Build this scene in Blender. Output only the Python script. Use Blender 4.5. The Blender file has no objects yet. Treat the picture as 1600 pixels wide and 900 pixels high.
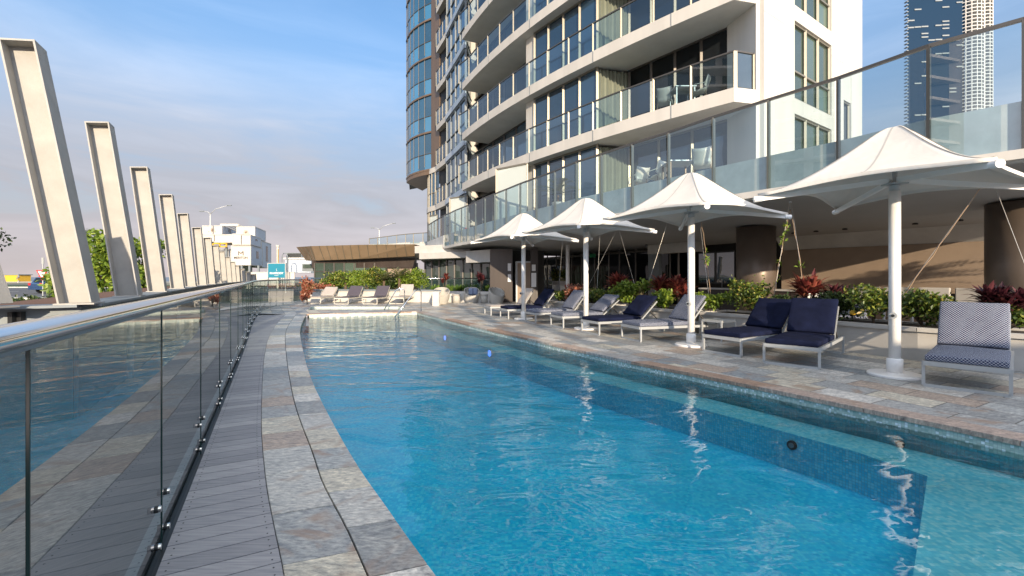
import bpy, bmesh, math, random
from mathutils import Vector, Matrix
from mathutils.geometry import tessellate_polygon
random.seed(7)
SC = bpy.context.scene
COL = SC.collection
R = math.radians
F = 711.0; HZ = 433.0; H = 1.4

# ------------------------------------------------------------------ camera, sky, sun, exposure
cam = bpy.data.objects.new('camera', bpy.data.cameras.new('camera'))
COL.objects.link(cam); SC.camera = cam
cam.location = (0, 0, H); cam.rotation_euler = (R(90), 0, 0)
cam.data.sensor_width = 36; cam.data.lens = 36*F/1600
cam.data.shift_y = -17/1600; cam.data.clip_end = 20000; cam.data.clip_start = 0.05
SUN_EL = 12.0; SUN_AZ = math.degrees(math.atan2(.24, -.971))
sd = bpy.data.lights.new('sun', 'SUN'); sd.energy = 4.4; sd.angle = R(.5); sd.color = (1, .82, .60)
so = bpy.data.objects.new('sun', sd); COL.objects.link(so)
sv = Vector((.24*math.cos(R(SUN_EL)), -.971*math.cos(R(SUN_EL)), math.sin(R(SUN_EL)))).normalized()
so.rotation_euler = sv.to_track_quat('Z', 'Y').to_euler(); so.location = (8, -20, 30)
W = bpy.data.worlds.new('World'); SC.world = W; W.use_nodes = True
nt = W.node_tree; N = nt.nodes; L = nt.links
for n in list(N): N.remove(n)
wo = N.new('ShaderNodeOutputWorld'); bg = N.new('ShaderNodeBackground'); L.new(bg.outputs[0], wo.inputs[0])
sky = N.new('ShaderNodeTexSky'); sky.sky_type = 'NISHITA'; sky.sun_disc = False
sky.sun_elevation = R(SUN_EL); sky.sun_rotation = R(SUN_AZ); sky.air_density = 1.0; sky.dust_density = .6; sky.ozone_density = 1.6
tc = N.new('ShaderNodeTexCoord')
mp = N.new('ShaderNodeMapping'); mp.inputs['Scale'].default_value = (1.1, 1.1, 6.5); mp.inputs['Rotation'].default_value = (R(4), R(7), 0)
L.new(tc.outputs['Generated'], mp.inputs[0])
nz = N.new('ShaderNodeTexNoise'); nz.inputs['Scale'].default_value = 2.2; nz.inputs['Detail'].default_value = 9; nz.inputs['Roughness'].default_value = .58; nz.inputs['Distortion'].default_value = .6
L.new(mp.outputs[0], nz.inputs['Vector'])
cr = N.new('ShaderNodeValToRGB'); cr.color_ramp.elements[0].position = .38; cr.color_ramp.elements[1].position = .72
L.new(nz.outputs[0], cr.inputs[0])
sx = N.new('ShaderNodeSeparateXYZ'); L.new(tc.outputs['Generated'], sx.inputs[0])
mr = N.new('ShaderNodeMapRange'); mr.inputs[1].default_value = .02; mr.inputs[2].default_value = .52; mr.inputs[3].default_value = 1.0; mr.inputs[4].default_value = .10
L.new(sx.outputs[2], mr.inputs[0])
mm = N.new('ShaderNodeMath'); mm.operation = 'MULTIPLY'; L.new(cr.outputs[0], mm.inputs[0]); L.new(mr.outputs[0], mm.inputs[1])
ml = N.new('ShaderNodeValToRGB'); ml.color_ramp.interpolation = 'EASE'
for i_, (p_, v_) in enumerate(((0, 1.0), (.20, .86), (.55, .12), (.80, .75))):
    e_ = ml.color_ramp.elements[i_] if i_ < 2 else ml.color_ramp.elements.new(p_)
    e_.position = p_; e_.color = (v_, v_, v_, 1)
L.new(sx.outputs[2], ml.inputs[0])
mx0 = N.new('ShaderNodeMath'); mx0.operation = 'MULTIPLY_ADD'; mx0.use_clamp = True; mx0.inputs[1].default_value = .55; L.new(mm.outputs[0], mx0.inputs[0]); L.new(ml.outputs[0], mx0.inputs[2])
clc = N.new('ShaderNodeValToRGB')
clc.color_ramp.elements[0].position = .0; clc.color_ramp.elements[0].color = (.66, .58, .58, 1)
clc.color_ramp.elements[1].position = .42; clc.color_ramp.elements[1].color = (.48, .62, .84, 1)
e_ = clc.color_ramp.elements.new(.60); e_.color = (.55, .68, .86, 1); e_ = clc.color_ramp.elements.new(.85); e_.color = (1, 1, 1, 1); e_ = clc.color_ramp.elements.new(.16); e_.color = (.50, .515, .58, 1)
L.new(sx.outputs[2], clc.inputs[0])
stk = N.new('ShaderNodeMapRange'); stk.inputs[1].default_value = .36; stk.inputs[2].default_value = .72; stk.inputs[3].default_value = .93; stk.inputs[4].default_value = 1.22; L.new(nz.outputs[0], stk.inputs[0])
clm0 = N.new('ShaderNodeVectorMath'); clm0.operation = 'SCALE'; L.new(clc.outputs[0], clm0.inputs[0]); L.new(stk.outputs[0], clm0.inputs['Scale'])
# evening haze glows towards the low sun, behind the camera
dt = N.new('ShaderNodeVectorMath'); dt.operation = 'DOT_PRODUCT'; L.new(tc.outputs['Generated'], dt.inputs[0]); dt.inputs[1].default_value = (.24, -.95, .19)
gr = N.new('ShaderNodeValToRGB'); gr.color_ramp.interpolation = 'EASE'
for i_, (p_, c_) in enumerate(((.45, (1, 1, 1)), (.95, (3.5, 3.2, 3.0)), (.62, (1.9, 1.8, 1.7)))):
    e_ = gr.color_ramp.elements[i_] if i_ < 2 else gr.color_ramp.elements.new(p_)
    e_.position = p_; e_.color = (c_[0]/5, c_[1]/5, c_[2]/5, 1)
dm = N.new('ShaderNodeMapRange'); dm.inputs[1].default_value = -1; dm.inputs[2].default_value = 1; L.new(dt.outputs['Value'], dm.inputs[0]); L.new(dm.outputs[0], gr.inputs[0])
g5 = N.new('ShaderNodeVectorMath'); g5.operation = 'SCALE'; g5.inputs['Scale'].default_value = 5; L.new(gr.outputs[0], g5.inputs[0])
clm = N.new('ShaderNodeVectorMath'); clm.operation = 'MULTIPLY'; L.new(clm0.outputs[0], clm.inputs[0]); L.new(g5.outputs[0], clm.inputs[1])
SKY_S = .15; CLOUD = 0.66
sc2 = N.new('ShaderNodeVectorMath'); sc2.operation = 'SCALE'; sc2.inputs['Scale'].default_value = CLOUD/SKY_S
L.new(clm.outputs[0], sc2.inputs[0])
tint = N.new('ShaderNodeVectorMath'); tint.operation = 'MULTIPLY'; tint.inputs[1].default_value = (.66, .96, 1.2)
L.new(sky.outputs[0], tint.inputs[0])
mxw = N.new('ShaderNodeMix'); mxw.data_type = 'RGBA'
L.new(mx0.outputs[0], mxw.inputs[0]); L.new(tint.outputs[0], mxw.inputs[6]); L.new(sc2.outputs[0], mxw.inputs[7])
L.new(mxw.outputs[2], bg.inputs[0]); bg.inputs[1].default_value = SKY_S
SC.render.engine = 'CYCLES'
SC.view_settings.view_transform = 'Standard'; SC.view_settings.look = 'None'; SC.view_settings.gamma = 1
SC.view_settings.exposure = 0.62
try:
    SC.cycles.max_bounces = 10; SC.cycles.transparent_max_bounces = 24; SC.cycles.glossy_bounces = 5
    SC.cycles.caustics_reflective = False; SC.cycles.caustics_refractive = False
except Exception: pass

# ------------------------------------------------------------------ materials
def nmat(name):
    m = bpy.data.materials.new(name); m.use_nodes = True
    return m, m.node_tree, m.node_tree.nodes['Principled BSDF']
def setp(b, **k):
    for a, v in k.items():
        a = a.replace('_', ' ')
        if a in b.inputs: b.inputs[a].default_value = v
def c4(c): return (c[0], c[1], c[2], 1)
def plain(name, col, rough=.6, metal=0, var=.12, scale=6, bump=.0, bscale=60, coat=0, spec=.5, streak=False):
    m, t, b = nmat(name); n = t.nodes; l = t.links
    tcn = n.new('ShaderNodeTexCoord'); mpn = n.new('ShaderNodeMapping'); l.new(tcn.outputs['Object'], mpn.inputs[0])
    if streak: mpn.inputs['Scale'].default_value = (1, 1, .12)
    z = n.new('ShaderNodeTexNoise'); z.inputs['Scale'].default_value = scale; z.inputs['Detail'].default_value = 8; z.inputs['Roughness'].default_value = .6
    l.new(mpn.outputs[0], z.inputs['Vector'])
    r = n.new('ShaderNodeValToRGB'); r.color_ramp.elements[0].position = .3; r.color_ramp.elements[1].position = .7
    r.color_ramp.elements[0].color = c4([x*(1-var) for x in col]); r.color_ramp.elements[1].color = c4([min(1, x*(1+var*.6)) for x in col])
    l.new(z.outputs[0], r.inputs[0]); l.new(r.outputs[0], b.inputs['Base Color'])
    setp(b, Roughness=rough, Metallic=metal); b.inputs['Specular IOR Level'].default_value = spec
    if coat: b.inputs['Coat Weight'].default_value = coat
    if bump:
        z2 = n.new('ShaderNodeTexNoise'); z2.inputs['Scale'].default_value = bscale; z2.inputs['Detail'].default_value = 5
        l.new(tcn.outputs['Object'], z2.inputs['Vector'])
        bp = n.new('ShaderNodeBump'); bp.inputs['Strength'].default_value = bump; bp.inputs['Distance'].default_value = .01
        l.new(z2.outputs[0], bp.inputs['Height']); l.new(bp.outputs[0], b.inputs['Normal'])
    return m
def tile_nodes(t, coord, sx, sy, grout, stagger=.5, rot=0, loc=(0, 0, 0)):
    """returns (random value socket, edge mask socket (1 = grout))"""
    n = t.nodes; l = t.links
    def M(op, a, b=None):
        k = n.new('ShaderNodeMath'); k.operation = op
        for i, v in enumerate((a, b)):
            if v is None: continue
            if isinstance(v, (int, float)): k.inputs[i].default_value = v
            else: l.new(v, k.inputs[i])
        return k.outputs[0]
    mpn = n.new('ShaderNodeMapping'); mpn.inputs['Rotation'].default_value = (0, 0, rot); mpn.inputs['Location'].default_value = loc
    l.new(coord, mpn.inputs[0])
    s = n.new('ShaderNodeSeparateXYZ'); l.new(mpn.outputs[0], s.inputs[0])
    v = M('DIVIDE', s.outputs[1], sy); row = M('FLOOR', v)
    off = M('MULTIPLY', M('FLOORED_MODULO' if False else 'MODULO', row, 2), stagger)
    u = M('ADD', M('DIVIDE', s.outputs[0], sx), off); colm = M('FLOOR', u)
    fu = M('SUBTRACT', u, colm); fv = M('SUBTRACT', v, row)
    eu = M('MULTIPLY', M('MINIMUM', fu, M('SUBTRACT', 1.0, fu)), sx)
    ev = M('MULTIPLY', M('MINIMUM', fv, M('SUBTRACT', 1.0, fv)), sy)
    e = M('LESS_THAN', M('MINIMUM', eu, ev), grout/2)
    cb = n.new('ShaderNodeCombineXYZ'); l.new(colm, cb.inputs[0]); l.new(row, cb.inputs[1])
    wn = n.new('ShaderNodeTexWhiteNoise'); wn.noise_dimensions = '3D'; l.new(cb.outputs[0], wn.inputs['Vector'])
    return wn.outputs['Value'], e, wn.outputs['Color']
STONE = [(0, (.27, .30, .32)), (.16, (.50, .49, .46)), (.3, (.36, .365, .36)), (.45, (.56, .52, .43)), (.58, (.31, .315, .31)), (.7, (.60, .58, .54)), (.82, (.42, .34, .28)), (.92, (.40, .41, .40))]
def ramp(n, stops, const=False):
    r = n.new('ShaderNodeValToRGB'); e = r.color_ramp.elements
    if const: r.color_ramp.interpolation = 'CONSTANT'
    e[0].position = stops[0][0]; e[0].color = c4(stops[0][1]); e[1].position = stops[1][0]; e[1].color = c4(stops[1][1])
    for p, c in stops[2:]:
        k = e.new(p); k.color = c4(c)
    return r
def stone(name, tiled=True, sx=.62, sy=.42, rot=0, rough=.5, stops=STONE):
    m, t, b = nmat(name); n = t.nodes; l = t.links
    tcn = n.new('ShaderNodeTexCoord'); co = tcn.outputs['Object']
    if tiled: rv, e, rc = tile_nodes(t, co, sx, sy, .012, .37, rot)
    else:
        g = n.new('ShaderNodeNewGeometry'); rv = g.outputs['Random Per Island']; e = None
        wn = n.new('ShaderNodeTexWhiteNoise'); wn.noise_dimensions = '1D'; l.new(rv, wn.inputs['W']); rc = wn.outputs['Color']
    r = ramp(n, stops, True); l.new(rv, r.inputs[0])
    # cleft streaks, orientation shifted per stone
    add = n.new('ShaderNodeVectorMath'); add.operation = 'MULTIPLY_ADD'; l.new(rc, add.inputs[0]); add.inputs[1].default_value = (9, 9, 9); l.new(co, add.inputs[2])
    mpn = n.new('ShaderNodeMapping'); mpn.inputs['Scale'].default_value = (1.3, 3.2, 1); mpn.inputs['Rotation'].default_value = (0, 0, rot+.5); l.new(add.outputs[0], mpn.inputs[0])
    z = n.new('ShaderNodeTexNoise'); z.inputs['Scale'].default_value = 3.6; z.inputs['Detail'].default_value = 12; z.inputs['Roughness'].default_value = .74; z.inputs['Distortion'].default_value = 1.6
    l.new(mpn.outputs[0], z.inputs['Vector'])
    r2 = ramp(n, [(.30, (.36, .38, .41)), (.44, (.85, .86, .87)), (.56, (1.05, 1.04, 1.02)), (.70, (1.5, 1.46, 1.4))]); l.new(z.outputs[0], r2.inputs[0])
    mul = n.new('ShaderNodeMix'); mul.data_type = 'RGBA'; mul.blend_type = 'MULTIPLY'; mul.inputs[0].default_value = 1
    l.new(r.outputs[0], mul.inputs[6]); l.new(r2.outputs[0], mul.inputs[7])
    # rust stains
    zf = n.new('ShaderNodeTexNoise'); zf.inputs['Scale'].default_value = 16; zf.inputs['Detail'].default_value = 10; zf.inputs['Roughness'].default_value = .7; l.new(mpn.outputs[0], zf.inputs['Vector'])
    rf_ = ramp(n, [(.36, (.62, .62, .64)), (.64, (1.34, 1.33, 1.3))]); l.new(zf.outputs[0], rf_.inputs[0])
    mf = n.new('ShaderNodeMix'); mf.data_type = 'RGBA'; mf.blend_type = 'MULTIPLY'; mf.inputs[0].default_value = 1; l.new(mul.outputs[2], mf.inputs[6]); l.new(rf_.outputs[0], mf.inputs[7]); mul = mf
    z3 = n.new('ShaderNodeTexNoise'); z3.inputs['Scale'].default_value = 2.3; z3.inputs['Detail'].default_value = 6; z3.inputs['Distortion'].default_value = 1.5; l.new(add.outputs[0], z3.inputs['Vector'])
    r3 = ramp(n, [(.56, (0, 0, 0)), (.72, (.75, .75, .75))]); l.new(z3.outputs[0], r3.inputs[0])
    mu2 = n.new('ShaderNodeMix'); mu2.data_type = 'RGBA'; l.new(r3.outputs[0], mu2.inputs[0]); l.new(mul.outputs[2], mu2.inputs[6]); mu2.inputs[7].default_value = (.33, .22, .15, 1)
    out = mu2.outputs[2]
    if e is not None:
        mu3 = n.new('ShaderNodeMix'); mu3.data_type = 'RGBA'; l.new(e, mu3.inputs[0]); l.new(out, mu3.inputs[6]); mu3.inputs[7].default_value = (.13, .12, .11, 1); out = mu3.outputs[2]
    l.new(out, b.inputs['Base Color'])
    z4 = n.new('ShaderNodeTexNoise'); z4.inputs['Scale'].default_value = 14; z4.inputs['Detail'].default_value = 8; l.new(mpn.outputs[0], z4.inputs['Vector'])
    bp = n.new('ShaderNodeBump'); bp.inputs['Strength'].default_value = .5; bp.inputs['Distance'].default_value = .012; l.new(z4.outputs[0], bp.inputs['Height']); l.new(bp.outputs[0], b.inputs['Normal'])
    rr = n.new('ShaderNodeMapRange'); rr.inputs[3].default_value = rough-.15; rr.inputs[4].default_value = rough+.2; l.new(z.outputs[0], rr.inputs[0]); l.new(rr.outputs[0], b.inputs['Roughness'])
    return m
def mosaic(name, stops, size=.026, grout=(.35, .42, .42), coord='UV', rough=.25, spec=.5):
    m, t, b = nmat(name); n = t.nodes; l = t.links
    tcn = n.new('ShaderNodeTexCoord')
    rv, e, rc = tile_nodes(t, tcn.outputs[coord], size, size, .0028, 0)
    r = ramp(n, stops); l.new(rv, r.inputs[0])
    z = n.new('ShaderNodeTexNoise'); z.inputs['Scale'].default_value = 1.3; z.inputs['Detail'].default_value = 4; l.new(tcn.outputs['Object'], z.inputs['Vector'])
    rz = ramp(n, [(.3, (.86, .88, .9)), (.7, (1.12, 1.1, 1.08))]); l.new(z.outputs[0], rz.inputs[0])
    mu = n.new('ShaderNodeMix'); mu.data_type = 'RGBA'; mu.blend_type = 'MULTIPLY'; mu.inputs[0].default_value = 1; l.new(r.outputs[0], mu.inputs[6]); l.new(rz.outputs[0], mu.inputs[7])
    mx = n.new('ShaderNodeMix'); mx.data_type = 'RGBA'; l.new(e, mx.inputs[0]); l.new(mu.outputs[2], mx.inputs[6]); mx.inputs[7].default_value = c4(grout)
    l.new(mx.outputs[2], b.inputs['Base Color']); setp(b, Roughness=rough); b.inputs['Specular IOR Level'].default_value = spec
    return m
def leafmat(name, stops, rough=.45, trans=.25):
    m, t, b = nmat(name); n = t.nodes; l = t.links
    g = n.new('ShaderNodeNewGeometry'); r = ramp(n, stops); l.new(g.outputs['Random Per Island'], r.inputs[0])
    l.new(r.outputs[0], b.inputs['Base Color']); setp(b, Roughness=rough)
    tr = n.new('ShaderNodeBsdfTranslucent'); l.new(r.outputs[0], tr.inputs[0])
    mx = n.new('ShaderNodeMixShader'); mx.inputs[0].default_value = trans
    l.new(b.outputs[0], mx.inputs[1]); l.new(tr.outputs[0], mx.inputs[2]); l.new(mx.outputs[0], n['Material Output'].inputs[0])
    return m
def glassmat(name, tintc, ior=1.5, rough=0.0, haze=0, hazec=(.7, .8, .8)):
    m, t, b = nmat(name); n = t.nodes; l = t.links
    n.remove(b); o = n['Material Output']
    tr = n.new('ShaderNodeBsdfTransparent'); tr.inputs[0].default_value = c4(tintc)
    gl = n.new('ShaderNodeBsdfGlossy'); gl.inputs['Roughness'].default_value = rough
    fr = n.new('ShaderNodeFresnel'); fr.inputs[0].default_value = ior
    # symmetric fresnel: same from either side of the sheet
    ge = n.new('ShaderNodeNewGeometry'); mu = n.new('ShaderNodeMix'); mu.data_type = 'FLOAT'
    mu.inputs[2].default_value = ior; mu.inputs[3].default_value = 1/ior; l.new(ge.outputs['Backfacing'], mu.inputs[0])
    inv = n.new('ShaderNodeMath'); inv.operation = 'SUBTRACT'
    l.new(mu.outputs[0], fr.inputs[0])
    mx = n.new('ShaderNodeMixShader'); l.new(fr.outputs[0], mx.inputs[0])
    base = tr.outputs[0]
    if haze:
        df = n.new('ShaderNodeBsdfDiffuse'); df.inputs[0].default_value = c4(hazec)
        m2 = n.new('ShaderNodeMixShader'); m2.inputs[0].default_value = haze; l.new(base, m2.inputs[1]); l.new(df.outputs[0], m2.inputs[2]); base = m2.outputs[0]
    l.new(base, mx.inputs[1]); l.new(gl.outputs[0], mx.inputs[2]); l.new(mx.outputs[0], o.inputs[0])
    return m
def watermat():
    m, t, b = nmat('pool_water'); n = t.nodes; l = t.links
    n.remove(b); o = n['Material Output']
    tcn = n.new('ShaderNodeTexCoord')
    mpn = n.new('ShaderNodeMapping'); mpn.inputs['Scale'].default_value = (.75, 1.25, 1); mpn.inputs['Rotation'].default_value = (0, 0, .15); l.new(tcn.outputs['Object'], mpn.inputs[0])
    a = n.new('ShaderNodeTexNoise'); a.inputs['Scale'].default_value = 1.15; a.inputs['Detail'].default_value = 2.8; a.inputs['Roughness'].default_value = .45; a.inputs['Distortion'].default_value = .8; l.new(mpn.outputs[0], a.inputs['Vector'])
    c = n.new('ShaderNodeTexNoise'); c.inputs['Scale'].default_value = 7; c.inputs['Detail'].default_value = 2; c.inputs['Distortion'].default_value = 1.0; l.new(mpn.outputs[0], c.inputs['Vector'])
    # the wind-ruffled far half carries stronger small ripples
    s = n.new('ShaderNodeSeparateXYZ'); l.new(tcn.outputs['Object'], s.inputs[0])
    rr = n.new('ShaderNodeMapRange'); rr.inputs[1].default_value = 3.5; rr.inputs[2].default_value = 9; rr.inputs[3].default_value = .012; rr.inputs[4].default_value = .10; l.new(s.outputs[1], rr.inputs[0])
    mu = n.new('ShaderNodeMath'); mu.operation = 'MULTIPLY'; l.new(c.outputs[0], mu.inputs[0]); l.new(rr.outputs[0], mu.inputs[1])
    m0 = n.new('ShaderNodeMath'); m0.operation = 'MULTIPLY_ADD'; m0.inputs[1].default_value = .30; l.new(a.outputs[0], m0.inputs[0]); l.new(mu.outputs[0], m0.inputs[2])
    bp = n.new('ShaderNodeBump'); bp.inputs['Strength'].default_value = 1; bp.inputs['Distance'].default_value = .15; l.new(m0.outputs[0], bp.inputs['Height'])
    fr = n.new('ShaderNodeFresnel'); fr.inputs[0].default_value = 1.54; l.new(bp.outputs[0], fr.inputs['Normal'])
    tr = n.new('ShaderNodeBsdfTransparent'); tr.inputs[0].default_value = (.93, .985, 1, 1)
    gl = n.new('ShaderNodeBsdfGlossy'); gl.inputs['Roughness'].default_value = .0; l.new(bp.outputs[0], gl.inputs['Normal'])
    mx = n.new('ShaderNodeMixShader'); l.new(fr.outputs[0], mx.inputs[0]); l.new(tr.outputs[0], mx.inputs[1]); l.new(gl.outputs[0], mx.inputs[2]); l.new(mx.outputs[0], o.inputs[0])
    va = n.new('ShaderNodeVolumeAbsorption'); va.inputs['Color'].default_value = (.12, .84, 1.0, 1); va.inputs['Density'].default_value = .12
    l.new(va.outputs[0], o.inputs[1])
    return m
def patmat(name, dark, light, sc=.034, thr=.1):
    """woven dot pattern"""
    m, t, b = nmat(name); n = t.nodes; l = t.links
    tcn = n.new('ShaderNodeTexCoord')
    s = n.new('ShaderNodeSeparateXYZ'); l.new(tcn.outputs['UV'], s.inputs[0])
    def M(op, a, b2=None, c=None):
        k = n.new('ShaderNodeMath'); k.operation = op
        for i, v in enumerate((a, b2, c)):
            if v is None: continue
            if isinstance(v, (int, float)): k.inputs[i].default_value = v
            else: l.new(v, k.inputs[i])
        return k.outputs[0]
    w = 2*math.pi/sc
    a = M('COSINE', M('MULTIPLY', s.outputs[0], w)); c = M('COSINE', M('MULTIPLY', s.outputs[1], w))
    v = M('ABSOLUTE', M('ADD', a, c)); k = M('GREATER_THAN', v, .34)
    mx = n.new('ShaderNodeMix'); mx.data_type = 'RGBA'; l.new(k, mx.inputs[0]); mx.inputs[6].default_value = c4(light); mx.inputs[7].default_value = c4(dark)
    l.new(mx.outputs[2], b.inputs['Base Color']); setp(b, Roughness=.85)
    return m

M_ = {}
M_['white'] = plain('white_render', (.56, .54, .51), .75, var=.13, scale=1.5, bump=.15, bscale=90)
M_['tower'] = plain('tower_paint', (.62, .59, .54), .7, var=.11, scale=1.1, streak=True)
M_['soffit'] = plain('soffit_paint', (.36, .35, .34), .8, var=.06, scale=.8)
M_['concrete'] = plain('pale_concrete', (.58, .58, .56), .8, var=.18, scale=2.5, bump=.2, bscale=50)
M_['beam'] = plain('leaning_post_paint', (.385, .375, .35), .65, var=.14, scale=3, bump=.35, bscale=160)
M_['steel_beam'] = plain('grey_steel_paint', (.20, .23, .25), .5, var=.15, scale=3)
M_['bronze'] = plain('bronze_cladding', (.19, .13, .09), .45, metal=.25, var=.1, scale=1.2, streak=True)
M_['bronze_roof'] = plain('bronze_roof_sheet', (.40, .29, .19), .42, metal=.3, var=.12, scale=.8)
M_['alu'] = plain('champagne_aluminium', (.25, .23, .185), .42, metal=.45, var=.05)
M_['alu_dark'] = plain('dark_bronze_rail', (.12, .11, .10), .4, metal=.5, var=.06)
M_['steel'] = plain('polished_stainless', (.72, .72, .72), .12, metal=1, var=.04, scale=20)
M_['black'] = plain('black_rubber', (.015, .016, .018), .5, var=.1)
M_['brown'] = plain('brown_render_wall', (.33, .25, .185), .8, var=.1, scale=2, bump=.4, bscale=140)
M_['brown_dark'] = plain('dark_timber_panel', (.055, .042, .036), .4, var=.25, scale=2, streak=True)
M_['column'] = plain('bronze_column', (.16, .125, .10), .38, metal=.35, var=.08, scale=4)
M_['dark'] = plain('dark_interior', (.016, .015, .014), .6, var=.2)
M_['canopy'] = plain('white_membrane', (.68, .65, .60), .75, var=.07, scale=3, bump=.5, bscale=9)
M_['seam'] = plain('membrane_seam', (.47, .45, .42), .8, var=.05)
M_['mast'] = plain('white_powder_coat', (.84, .83, .81), .35, var=.03, scale=6, coat=.3)
M_['frame'] = plain('silver_grey_frame', (.46, .48, .49), .4, metal=.25, var=.05)
M_['frame_warm'] = plain('cream_frame', (.62, .59, .52), .45, metal=.1, var=.05)
M_['navy'] = plain('navy_fabric', (.010, .014, .040), .95, var=.35, scale=5, bump=.3, bscale=400, spec=.12)
M_['charcoal'] = plain('charcoal_sling', (.075, .065, .085), .8, var=.1, bump=.3, bscale=400)
M_['taupe'] = plain('taupe_sling', (.42, .38, .35), .8, var=.1, bump=.3, bscale=400)
M_['blue_cush'] = plain('slate_blue_cushion', (.20, .25, .38), .9, var=.15)
M_['pattern'] = patmat('navy_white_dot_fabric', (.020, .030, .085), (.50, .53, .58))
M_['wicker'] = plain('cream_wicker', (.46, .44, .40), .75, var=.15, scale=40, bump=.8, bscale=120)
M_['window'] = None
M_['soil'] = plain('soil', (.045, .032, .022), .95, var=.4, scale=12, bump=.6, bscale=40)
M_['gravel'] = plain('brown_gravel', (.16, .08, .05), .9, var=.5, scale=40)
M_['asphalt'] = plain('asphalt', (.10, .105, .115), .85, var=.15, scale=3)
M_['grass'] = plain('grass', (.07, .11, .03), .9, var=.4, scale=8)
M_['ground'] = plain('sandy_ground', (.22, .21, .16), .95, var=.25, scale=.2)
M_['sand'] = plain('sand', (.55, .48, .36), .95, var=.1, scale=.3)
M_['sea'] = plain('sea_water', (.03, .10, .16), .25, var=.2, scale=.05)
M_['cabin'] = plain('white_cabin_panel', (.62, .59, .55), .6, var=.06, scale=1)
M_['cabin_side'] = plain('blue_grey_cabin_panel', (.50, .56, .64), .6, var=.06, scale=1)
M_['yellow'] = plain('yellow_paint', (.70, .42, .04), .5, var=.1)
M_['orange'] = plain('orange_plastic', (.75, .20, .04), .5, var=.1)
M_['red'] = plain('red_paint', (.60, .03, .03), .5, var=.05)
M_['teal'] = plain('teal_sign_face', (.01, .20, .30), .5, var=.04)
M_['signwhite'] = plain('white_sign_face', (.80, .80, .80), .5, var=.02)
M_['ink'] = plain('grey_lettering', (.16, .14, .13), .6, var=.02)
M_['carblue'] = plain('dark_blue_car_paint', (.015, .05, .14), .25, var=.03, coat=.8)
M_['bark'] = plain('bark', (.13, .09, .06), .9, var=.3, scale=12)
M_['stick'] = plain('dry_stick', (.36, .25, .16), .8, var=.2)
M_['wire'] = plain('steel_wire', (.42, .40, .37), .4, metal=.4, var=.05)
M_['curtain'] = plain('green_grey_curtain', (.21, .23, .18), .9, var=.1, scale=3)
M_['greenexit'] = plain('green_exit_sign', (.02, .25, .10), .4, var=.05)
M_['sheer'] = plain('sheer_curtain', (.62, .64, .62), .9, var=.1, scale=2, streak=True)
M_['paver'] = stone('quartzite_pavers', True, .62, .42, R(61))
M_['coping'] = stone('quartzite_coping', False, rough=.42)
PINK = [(0, (.42, .33, .28)), (.3, (.50, .45, .40)), (.5, (.36, .25, .19)), (.7, (.45, .40, .37)), (.85, (.38, .37, .36))]
M_['coping_pink'] = stone('pink_quartzite_coping', False, rough=.5, stops=PINK)
M_['tile_top'] = mosaic('waterline_mosaic', [(0, (.30, .42, .40)), (.35, (.42, .52, .48)), (.7, (.50, .60, .56)), (.9, (.72, .80, .84)), (1, (.85, .9, .95))])
M_['tile_floor'] = mosaic('pool_floor_mosaic', [(0, (.10, .60, .86)), (.5, (.17, .74, .95)), (1, (.38, .84, .97))], .03, (.13, .66, .88), 'Object')
M_['tile_deep'] = mosaic('deep_floor_mosaic', [(0, (.008, .48, .86)), (.5, (.015, .60, .94)), (1, (.07, .72, .97))], .03, (.015, .53, .88), 'Object')
M_['tile_wall'] = mosaic('pool_wall_mosaic', [(0, (.05, .60, .86)), (.5, (.10, .72, .94)), (1, (.28, .82, .97))], .028, (.14, .44, .56), 'UV')
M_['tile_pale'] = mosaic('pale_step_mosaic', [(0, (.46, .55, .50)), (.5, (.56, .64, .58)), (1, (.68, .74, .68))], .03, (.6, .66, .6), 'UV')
M_['water'] = watermat()
M_['bal'] = glassmat('balustrade_glass', (.66, .80, .86), 2.4, haze=.012, hazec=(.45, .62, .70))
M_['fglass'] = glassmat('fence_glass', (.62, .74, .75), 5.5)
M_['edge'] = plain('green_glass_edge', (.012, .03, .028), .15, var=.1)
M_['frost'] = glassmat('frosted_screen', (.75, .83, .80), 1.5, .3, haze=.72, hazec=(.74, .80, .76))
def winmat(name, base, ior=2.1, rough=.015):
    m, t, b = nmat(name); n = t.nodes; l = t.links
    tcn = n.new('ShaderNodeTexCoord'); z = n.new('ShaderNodeTexNoise'); z.inputs['Scale'].default_value = .35; z.inputs['Detail'].default_value = 3; l.new(tcn.outputs['Object'], z.inputs['Vector'])
    bp = n.new('ShaderNodeBump'); bp.inputs['Strength'].default_value = .25; bp.inputs['Distance'].default_value = .05; l.new(z.outputs[0], bp.inputs['Height']); l.new(bp.outputs[0], b.inputs['Normal'])
    rv = n.new('ShaderNodeNewGeometry'); r = ramp(n, [(0, [x*.5 for x in base]), (.6, base), (1, [min(1, x*2.2) for x in base])]); l.new(rv.outputs['Random Per Island'], r.inputs[0])
    l.new(r.outputs[0], b.inputs['Base Color']); setp(b, Roughness=rough, IOR=ior)
    return m
M_['window'] = winmat('blue_reflective_glazing', (.020, .045, .075), 2.1)
M_['win_dark'] = winmat('dark_glazing', (.010, .012, .014), 1.35)
M_['win_blue'] = winmat('blue_bay_glazing', (.03, .12, .22), 2.2)
M_['tower_glass'] = winmat('dark_blue_tower_glass', (.012, .035, .075), 1.28, .08)
M_['win_green'] = winmat('green_glazing', (.05, .075, .06), 1.9)
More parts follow.
